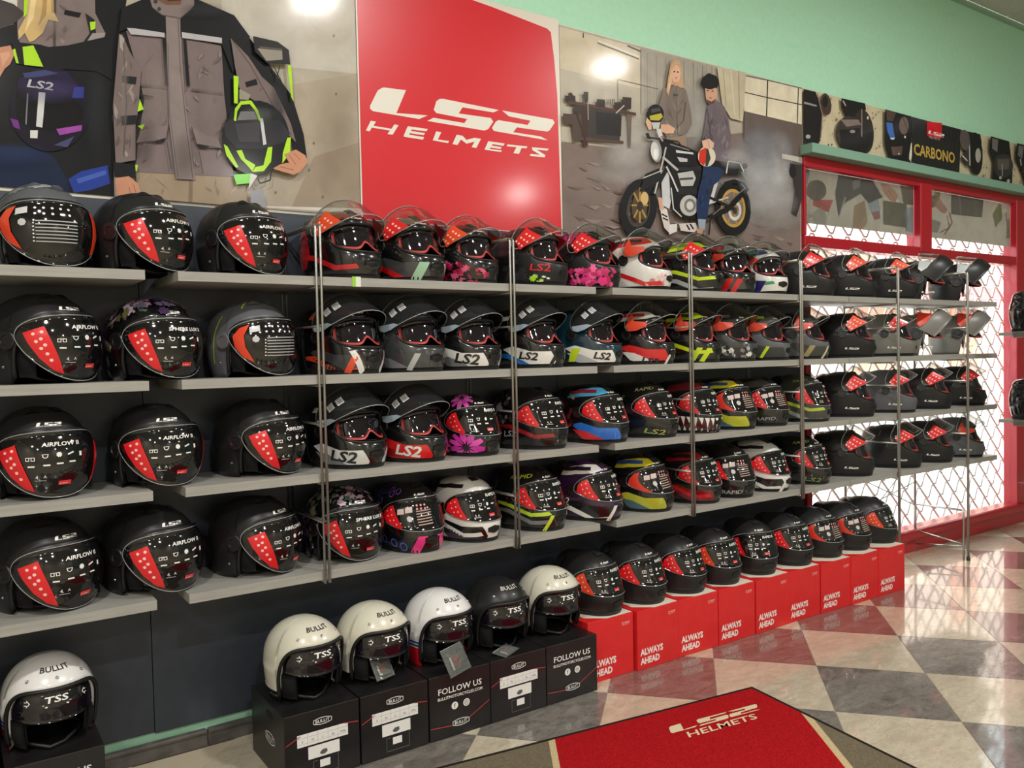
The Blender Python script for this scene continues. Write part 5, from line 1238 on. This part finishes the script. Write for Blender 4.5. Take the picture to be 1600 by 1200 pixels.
for k in range(70):
    x, y = rn.uniform(50,1280), rn.uniform(700,1150); l = rn.uniform(30,120); P.poly([(x,y),(x+l,y+rn.uniform(4,26)),(x+l*.6,y+rn.uniform(10,30))], rn.choice(((112,94,90),(144,128,122),(104,86,82),(152,138,132))))
# window, curtain, dark wall
P.poly([(1000,440),(1300,510),(1300,880),(1180,720),(1000,600)], (104,92,88)).poly([(1000,262),(1300,330),(1300,518),(1000,448)], (226,216,192)).line([(1000,350),(1120,378),(1300,415)], 5, (46,44,44)).line([(1122,288),(1116,476)], 6, (46,44,44)).line([(1282,326),(1276,512)], 5, (60,56,54)).line([(1000,264),(1122,288),(1300,330)], 4, (60,56,54))
cu = [(858,218),(1008,242),(1000,420),(992,502),(930,486),(884,410)]
P.poly(cu, (198,188,162)).line([(890,230),(905,420)], 5, (170,160,136)).line([(930,235),(950,470)], 6, (216,206,180)).line([(970,240),(975,490)], 6, (168,158,134))
# smoke
for x, y, rx, ry, c in ((430,600,130,110,(190,186,180)),(380,760,150,70,(176,168,164)),(1060,760,130,150,(176,174,176)),(1000,900,180,90,(168,162,162)),(1120,900,150,120,(184,182,182)),(1170,700,60,110,(190,188,190)),(760,480,90,140,(178,176,172)),(1080,640,70,90,(146,146,154)),(1200,640,34,60,(150,146,148)),(1180,800,50,60,(204,202,202)),(640,900,140,60,(150,140,136)),(1180,1000,110,60,(160,152,148))): P.soft(x,y,rx*1.5,ry*1.5,c,.75)
# right background machinery
P.poly([(1195,670),(1300,690),(1300,720),(1195,694)], (190,186,178)).poly([(1235,720),(1300,730),(1300,900),(1270,1000),(1240,980),(1262,860)], (60,54,54)).ell(1250,760,18,36,(40,38,40))
# work bench
P.poly([(80,392),(435,458),(435,474),(80,412)], (86,62,52)).poly([(110,420),(355,460),(350,606),(110,590)], (66,60,58)).poly([(225,450),(360,470),(356,580),(230,570)], (46,44,46)).poly([(150,420),(182,425),(184,632),(158,630)], (70,50,44)).poly([(386,466),(412,468),(406,642),(390,640)], (110,96,90)).poly([(110,580),(370,605),(368,620),(110,596)], (90,70,62)).poly([(45,460),(150,470),(150,600),(110,610),(100,520),(45,512)], (84,70,64)).line([(120,450),(170,600)], 10, (60,46,42))
for pts in ([(64,370),(118,370),(120,400),(66,395)],[(160,350),(186,350),(184,410),(166,405)],[(230,388),(272,390),(272,430),(232,425)],[(322,405),(356,400),(360,440),(324,436)],[(362,376),(410,380),(408,440),(370,440)],[(80,358),(96,352),(110,372),(84,380)]): P.poly(pts, (58,44,40))
for k in range(5): P.line([(282+k*9,388),(284+k*9,416)], 4, (60,52,48))
P.line([(328,462),(372,420)], 6, (196,190,180)).line([(182,400),(184,496)], 6, (150,146,140))
# woman
P.poly([(590,585),(692,578),(696,650),(604,650)], (150,128,112))
jk = [(575,335),(618,318),(660,312),(694,345),(722,470),(724,520),(700,560),(640,582),(600,592),(572,560),(556,500),(552,420)]
P.poly(jk, (126,114,106)).shades(jk,(106,96,90),(144,132,122),14,34).poly([(625,360),(650,362),(648,374),(625,372)], BLK).line([(640,320),(648,570)], 3, (96,86,80)).line([(690,400),(680,500),(640,540)], 4, (92,82,78))
P.poly([(612,200),(630,182),(652,184),(668,220),(676,300),(684,330),(660,330),(640,312),(612,316),(600,372),(588,350),(596,290),(604,240)], (196,158,122)).poly([(612,240),(620,200),(616,300),(600,360),(596,330)], (220,184,146)).ell(638,256,24,46,(222,178,152)).poly([(624,300),(652,300),(650,320),(630,322)], (200,150,126)).ell(630,246,5,4,(70,50,44)).ell(648,248,5,4,(70,50,44)).poly([(632,276),(646,276),(640,283)], (170,80,76)).poly([(612,216),(636,188),(660,206),(640,206),(618,240)], (206,166,128))
P.ell(531,466,44,50,(26,26,28)).poly([(500,476),(560,462),(570,480),(550,500),(505,498)], (190,180,60)).poly([(510,440),(552,432),(560,450),(510,460)], (70,70,72)).poly([(486,485),(510,510),(512,545),(496,548),(480,510)], (222,180,152)).poly([(560,520),(600,520),(632,540),(625,566),(585,568),(556,555)], (218,174,146)).poly([(510,510),(556,510),(550,540),(520,545)], (200,200,200))
# man
jm = [(800,425),(850,396),(892,430),(912,500),(924,580),(918,650),(896,745),(800,716),(770,620),(784,540)]
P.poly(jm, (112,100,108)).shades(jm,(92,82,92),(134,122,128),15,30).line([(800,440),(820,600)], 3, (84,74,82))
P.poly([(786,316),(846,326),(850,386),(836,410),(806,418),(792,396)], (208,160,136)).poly([(790,388),(806,420),(836,410),(846,386),(820,402)], (96,70,60)).ell(812,300,46,38,(22,20,22)).poly([(766,306),(790,264),(806,254),(846,270),(858,310),(846,336),(826,318),(786,322)], (20,18,20)).ell(800,345,5,3,(50,36,32)).ell(826,348,5,3,(50,36,32)).poly([(806,380),(824,382),(815,388)], (150,80,76))
# motorcycle
def bike():
    P.poly([(550,940),(588,960),(606,1050),(628,1072),(606,1090),(574,1056),(560,1000)], (214,206,200)).poly([(600,1040),(640,1036),(640,1075),(600,1092)], (226,220,214)).poly([(650,1036),(735,1030),(752,1066),(730,1080),(660,1072)], (206,196,190)).line([(560,985),(590,1000)], 7, BLK).line([(566,1005),(594,1018)], 7, BLK).line([(690,1040),(706,1068)], 8, BLK).line([(708,1036),(726,1064)], 8, BLK).poly([(540,900),(560,900),(575,960),(550,965)], (210,164,140)).poly([(555,760),(600,770),(612,900),(600,960),(565,940)], (198,200,204))
    P.ring(440,955,96,152,.36,(30,30,32),8).ring(440,955,60,100,.12,(70,66,60),8).ell(446,940,40,84,(80,72,62),8)
    for k in range(8): a = k*.785; P.line([(446,940),(446+44*math.cos(a),940+92*math.sin(a))], 9, (176,136,62))
    P.ell(470,905,20,34,(206,176,120)).ell(446,945,16,26,(60,54,50))
    P.ring(930,955,92,142,.30,(28,28,30),-4).ell(930,955,62,98,(120,108,104),-4).ring(930,955,64,100,.16,(186,148,72),-4)
    for k in range(7): a = k*.9+.3; P.line([(930,960),(930+58*math.cos(a),960+90*math.sin(a))], 8, (170,132,64))
    P.ring(938,968,34,52,.35,(206,204,200)).ell(938,968,12,18,(60,58,58))
    P.poly([(596,700),(760,720),(775,800),(772,960),(740,1010),(690,1014),(640,985),(606,900),(598,790)], (28,28,30)).poly([(640,775),(720,762),(735,800),(720,840),(660,842)], (186,184,182)).poly([(650,800),(720,795),(722,806),(650,812)], (70,70,72)).poly([(640,850),(735,848),(740,880),(640,885)], (40,40,42)).ell(700,942,48,54,(186,184,180)).ell(704,942,30,36,(118,116,114)).ell(704,942,18,22,(200,198,194)).line([(612,840),(610,900),(640,985),(700,1005),(820,1000)], 14, (24,24,26)).line([(606,850),(618,960),(660,1000)], 6, (200,198,196))
    P.poly([(545,600),(600,606),(690,640),(752,668),(745,740),(660,740),(590,720),(548,660)], (26,26,28)).poly([(630,655),(720,668),(722,678),(632,668)], (206,206,204)).poly([(636,690),(690,700),(690,716),(650,716)], (196,196,196)).line([(600,625),(700,655)], 6, (130,130,132)).poly([(600,740),(700,745),(760,735),(765,760),(610,765)], (40,40,42))
    P.line([(560,640),(600,720),(560,790),(510,885)], 22, (30,30,32)).line([(578,640),(560,720),(520,880)], 8, (190,188,184)).line([(580,740),(610,800),(640,870)], 8, (206,204,200)).line([(560,690),(640,760)], 12, (180,178,176)).poly([(470,780),(540,750),(560,800),(500,850),(440,870)], (34,34,36)).line([(460,800),(560,760)], 5, (196,194,190))
    P.ell(527,660,28,58,(150,150,148),-6).ell(520,662,22,48,(206,206,206),-6).ell(524,676,12,26,(236,234,230)).poly([(470,570),(486,566),(500,600),(480,598)], (40,40,42)).line([(478,590),(560,600),(640,612),(660,640)], 8, (36,36,38)).line([(530,560),(560,610)], 8, (190,170,150)).poly([(526,545),(550,545),(560,580),(540,590)], (206,206,206))
    P.poly([(740,660),(780,580),(770,690),(745,720)], (60,50,52))
    P.poly([(775,700),(900,720),(985,760),(1000,786),(880,780),(780,760)], (24,24,26)).poly([(890,702),(965,716),(978,766),(900,770)], (30,30,32)).line([(890,776),(900,712),(960,722),(982,770)], 6, (206,206,204)).ell(986,738,14,14,(70,66,66)).poly([(965,770),(990,770),(1018,830),(1000,820)], (120,120,122))
    P.poly([(860,860),(880,820),(930,806),(990,826),(1006,862),(970,830),(920,828),(890,850)], (26,26,28)).line([(850,780),(808,930)], 16, (196,196,196)).line([(836,790),(800,900)], 6, (40,40,42)).line([(790,936),(900,900)], 8, (190,188,184)).line([(800,1005),(900,960),(1000,850)], 26, (26,26,28)).line([(820,990),(990,850)], 5, (120,118,116)).line([(806,1010),(798,1095)], 8, (30,30,32)).line([(800,900),(930,960)], 14, (30,30,32))
    jn = [(770,735),(850,745),(880,765),(846,820),(806,850),(800,930),(790,1014),(736,1010),(735,920),(748,850),(762,800)]
    P.poly(jn, (34,50,84)).shades(jn,(48,70,112),(24,36,62),16,22).poly([(740,1012),(782,1015),(775,1068),(745,1060)], (150,160,176)).poly([(735,1064),(770,1062),(760,1100),(735,1100)], (180,140,110))
    P.ell(786,690,46,52,(214,206,184)).poly([(748,660),(786,640),(796,690),(770,738),(744,716)], (206,52,36)).poly([(784,645),(792,640),(806,700),(790,740),(778,740)], (60,56,50)).poly([(760,608),(800,598),(824,620),(820,645),(790,650),(766,640)], (220,180,156)).line([(790,610),(800,645)], 3, (170,120,100))
bike()
for x, y, rx, ry, c, a in ((250,240,150,110,(236,220,190),.6),(620,430,40,120,(150,138,128),.4),(850,520,40,120,(136,124,130),.4),(930,700,90,60,(190,188,190),.5),(1060,800,120,120,(200,200,204),.55),(350,700,120,70,(200,196,190),.5),(1130,930,140,90,(196,192,192),.45),(180,900,160,120,(150,134,126),.4),(640,1130,300,40,(70,58,56),.6)): P.soft(x,y,rx,ry,c,a)  # the pale spot over the bench is a lamp's reflection painted into the print
put('print', P.mb.mesh('print', colour=True), M_photo, t)

# ---- carbon helmets strip over the window
t = poster('long dark strip poster of carbon helmets above the window', 4.09, 7.25, 2.495, 2.822, (196,188,166), border=(206,196,174), y=2.9932)
P = Print(1230,100,3.75,2.9925,4.09,7.25,2.496,2.821)
P.poly([(4.09,2.496),(7.25,2.496),(7.25,2.821),(4.09,2.821)], (206,194,164), True)
rn = random.Random(7)
for k in range(150):
    x, z = rn.uniform(4.25,7.2), rn.uniform(2.505,2.81); r_ = rn.uniform(.003,.010); P.poly([(x+r_*math.cos(a)*rn.uniform(.6,1.2), z+r_*math.sin(a)) for a in np.linspace(0,6.28,7)[:-1]], rn.choice(((60,54,48),(110,100,84),(150,138,112))), True)
dk=(34,32,33); dk2=(58,54,54); dk3=(92,84,82)
P.poly([(70,150),(150,168),(186,260),(190,380),(170,470),(150,490),(70,478)], dk).ell(212,240,30,64,(70,56,52),-8).ell(206,226,16,34,(34,32,32)).line([(160,175),(190,300),(180,440)], 6, (150,120,116)).ell(106,430,14,12,(170,170,168)).poly([(82,225),(156,245),(156,256),(82,238)], (150,150,148))
P.poly([(300,205),(440,236),(445,270),(410,330),(330,310),(305,260)], dk).ell(430,400,60,130,(52,48,46),-6).ell(350,410,78,100,(64,56,54),-8).poly([(296,330),(400,330),(418,360),(330,372)], (132,118,112)).poly([(290,390),(410,380),(416,480),(400,530),(300,520)], dk).poly([(400,420),(490,400),(480,480),(420,540),(400,530)], dk).line([(420,270),(420,430)], 4, (170,150,140)).line([(310,220),(325,250)], 8, (170,160,150)).ell(365,400,16,10,(150,140,136)).ell(455,320,6,10,(200,196,190))
P.poly([(556,270),(712,312),(712,590),(585,570),(556,470)], dk).poly([(562,346),(598,350),(606,400),(614,440),(588,446),(570,400)], (66,110,190)).poly([(585,436),(614,436),(606,448),(590,446)], (220,226,232)).ell(666,366,28,52,(112,96,86)).line([(660,320),(690,400)], 4, (70,60,56)).poly([(590,490),(660,485),(650,540),(600,540)], (96,76,70)).poly([(560,276),(620,290),(600,340),(566,336)], (84,68,62)).poly([(700,480),(714,460),(712,590),(696,560)], (226,220,208)).ell(672,432,5,8,(220,220,220)).ell(636,530,4,5,(230,230,230))
P.poly([(712,314),(1000,388),(990,650),(712,596)], (40,38,38))
for k in range(14): P.line([(726+k*20,322+k*5),(716+k*20-30,590+k*4)], 5, (50,48,48))
P.poly([(798,343),(886,350),(884,440),(800,424)], (214,22,42))
q = P.w(804,402); P.text(shift(poly_items(logo2d(.20)), .105, 0), q.x, q.z-.012, (236,226,224)); P.text([text2d('HELMETS', .024, .2, .0, 1.4)], q.x+.01, q.z-.038, (230,170,172))
q0, q1 = P.w(722,540), P.w(962,585)
tw = text2d('CARBONO', 1.0, 0, .025); wmax = max(v[0] for v in tw[0]); hmax = max(v[1] for v in tw[0]); kx = (q1.x-q0.x)/wmax; kz = (P.w(722,480).z-P.w(722,545).z)/hmax
P.text([([(x*kx, z*kz) for x, z in tw[0]], tw[1])], q0.x, q1.z, (198,166,82))
P.poly([(985,388),(1045,402),(1048,612),(1000,560),(1030,500)], dk2).ell(1085,530,40,125,dk,-3).ell(1098,540,16,42,(176,172,166)).line([(1046,420),(1050,600)], 6, (196,192,186)).ell(1020,450,30,60,dk3,-6).line([(1005,540),(1035,572)], 6, (206,204,200)).poly([(1040,400),(1110,416),(1120,470),(1050,450)], dk)
P.poly([(1172,428),(1280,458),(1290,540),(1300,640),(1296,710),(1180,680),(1190,580),(1165,510)], dk).poly([(1180,440),(1215,448),(1210,520),(1180,500)], (116,112,110)).ell(1245,600,58,70,dk2,-5).poly([(1210,560),(1280,560),(1276,620),(1215,625)], (92,88,86)).ell(1228,670,8,10,(180,176,172)).ell(1275,690,9,12,(190,188,184)).line([(1238,590),(1240,660)], 5, (160,156,152))
P.poly([(1325,468),(1600,520),(1600,730),(1380,720),(1350,620),(1318,560)], dk).poly([(1335,480),(1365,488),(1355,560),(1330,540)], (112,108,106)).line([(1345,560),(1350,600)], 5, (190,186,182)).ell(1386,600,10,40,(190,170,160))
put('print', P.mb.mesh('print', colour=True), M_photo, t)

# ---- pictures stuck on the upper window panes
M_trans = paint('window_film', .35, .1, var=.12, trans=.75)
for lab, x0, x1, z0, pts in (('dark photo film with a red motorcycle on the left upper window pane', WX0+.03, WX0+1.19, 2.062, 0), ('dark photo film with jacket and hand on the right upper window pane', WX0+1.335, 6.575, 2.062, 1)):
    yq = YW+.0105
    P = Print(1230,100,3.75,yq-.0006,x0,x1,z0,2.374)
    P.poly([(x0,z0),(x1,z0),(x1,2.374),(x0,2.374)], (112,109,99), True); P.lift = .45
    if pts == 0:
        P.poly([(75,600),(130,615),(120,700),(75,720)], (92,120,140)).poly([(300,650),(500,665),(560,780),(480,820),(430,760),(330,820),(300,900),(280,760)], (44,44,44)).poly([(150,795),(270,795),(240,870),(200,850),(150,830)], (170,48,44)).ell(190,900,40,50,(150,150,140)).ell(170,740,60,60,(70,62,56)).line([(100,920),(200,840)], 10, (160,160,150)).line([(120,880),(230,960)], 8, (140,140,130)).poly([(545,700),(600,710),(650,770),(630,815),(600,800),(560,750)], (196,140,110)).line([(590,740),(630,800)], 4, (140,92,74)).line([(575,745),(608,800)], 4, (140,92,74))
        P.poly([(390,830),(450,800),(470,920),(440,970),(380,960)], (150,120,84)).poly([(470,820),(530,790),(545,860),(490,870)], (150,170,196)).poly([(490,870),(540,860),(545,905),(510,915)], (140,80,76)).poly([(560,800),(700,820),(700,960),(560,940)], (72,74,52)).poly([(690,850),(752,840),(752,990),(690,980)], (130,150,170)).line([(340,780),(310,880)], 10, (190,190,186)).poly([(660,690),(752,700),(752,830),(680,820)], (70,66,54)).poly([(380,690),(430,650),(425,720),(385,740)], (150,152,150))
    else:
        P.poly([(960,745),(1150,770),(1140,900),(960,880)], (70,68,64)).poly([(830,770),(900,770),(860,840),(830,850)], (60,70,50)).poly([(865,745),(900,750),(890,785),(865,780)], (150,160,70)).poly([(850,790),(890,780),(940,850),(925,878),(900,870),(860,830)], (196,140,120)).line([(895,810),(930,866)], 4, (140,92,80)).line([(880,820),(912,866)], 4, (140,92,80)).line([(950,870),(965,930),(920,1000)], 10, (150,84,92)).line([(935,890),(950,960),(890,990)], 6, (140,80,84)).line([(1010,770),(1015,890)], 6, (130,130,124)).poly([(1200,880),(1250,800),(1260,900),(1220,960)], (110,120,70)).line([(1205,880),(1240,820)], 6, (130,160,60)).line([(1280,870),(1290,960)], 10, (150,150,140)).poly([(1290,920),(1350,900),(1350,1030),(1280,1020)], (120,124,80)).poly([(820,900),(900,930),(880,990),(820,980)], (120,124,110)).line([(1245,830),(1250,920)], 6, (120,150,60))
    put('window_film', P.mb.mesh('window_film', colour=True), M_trans, label=lab, cat='window film')
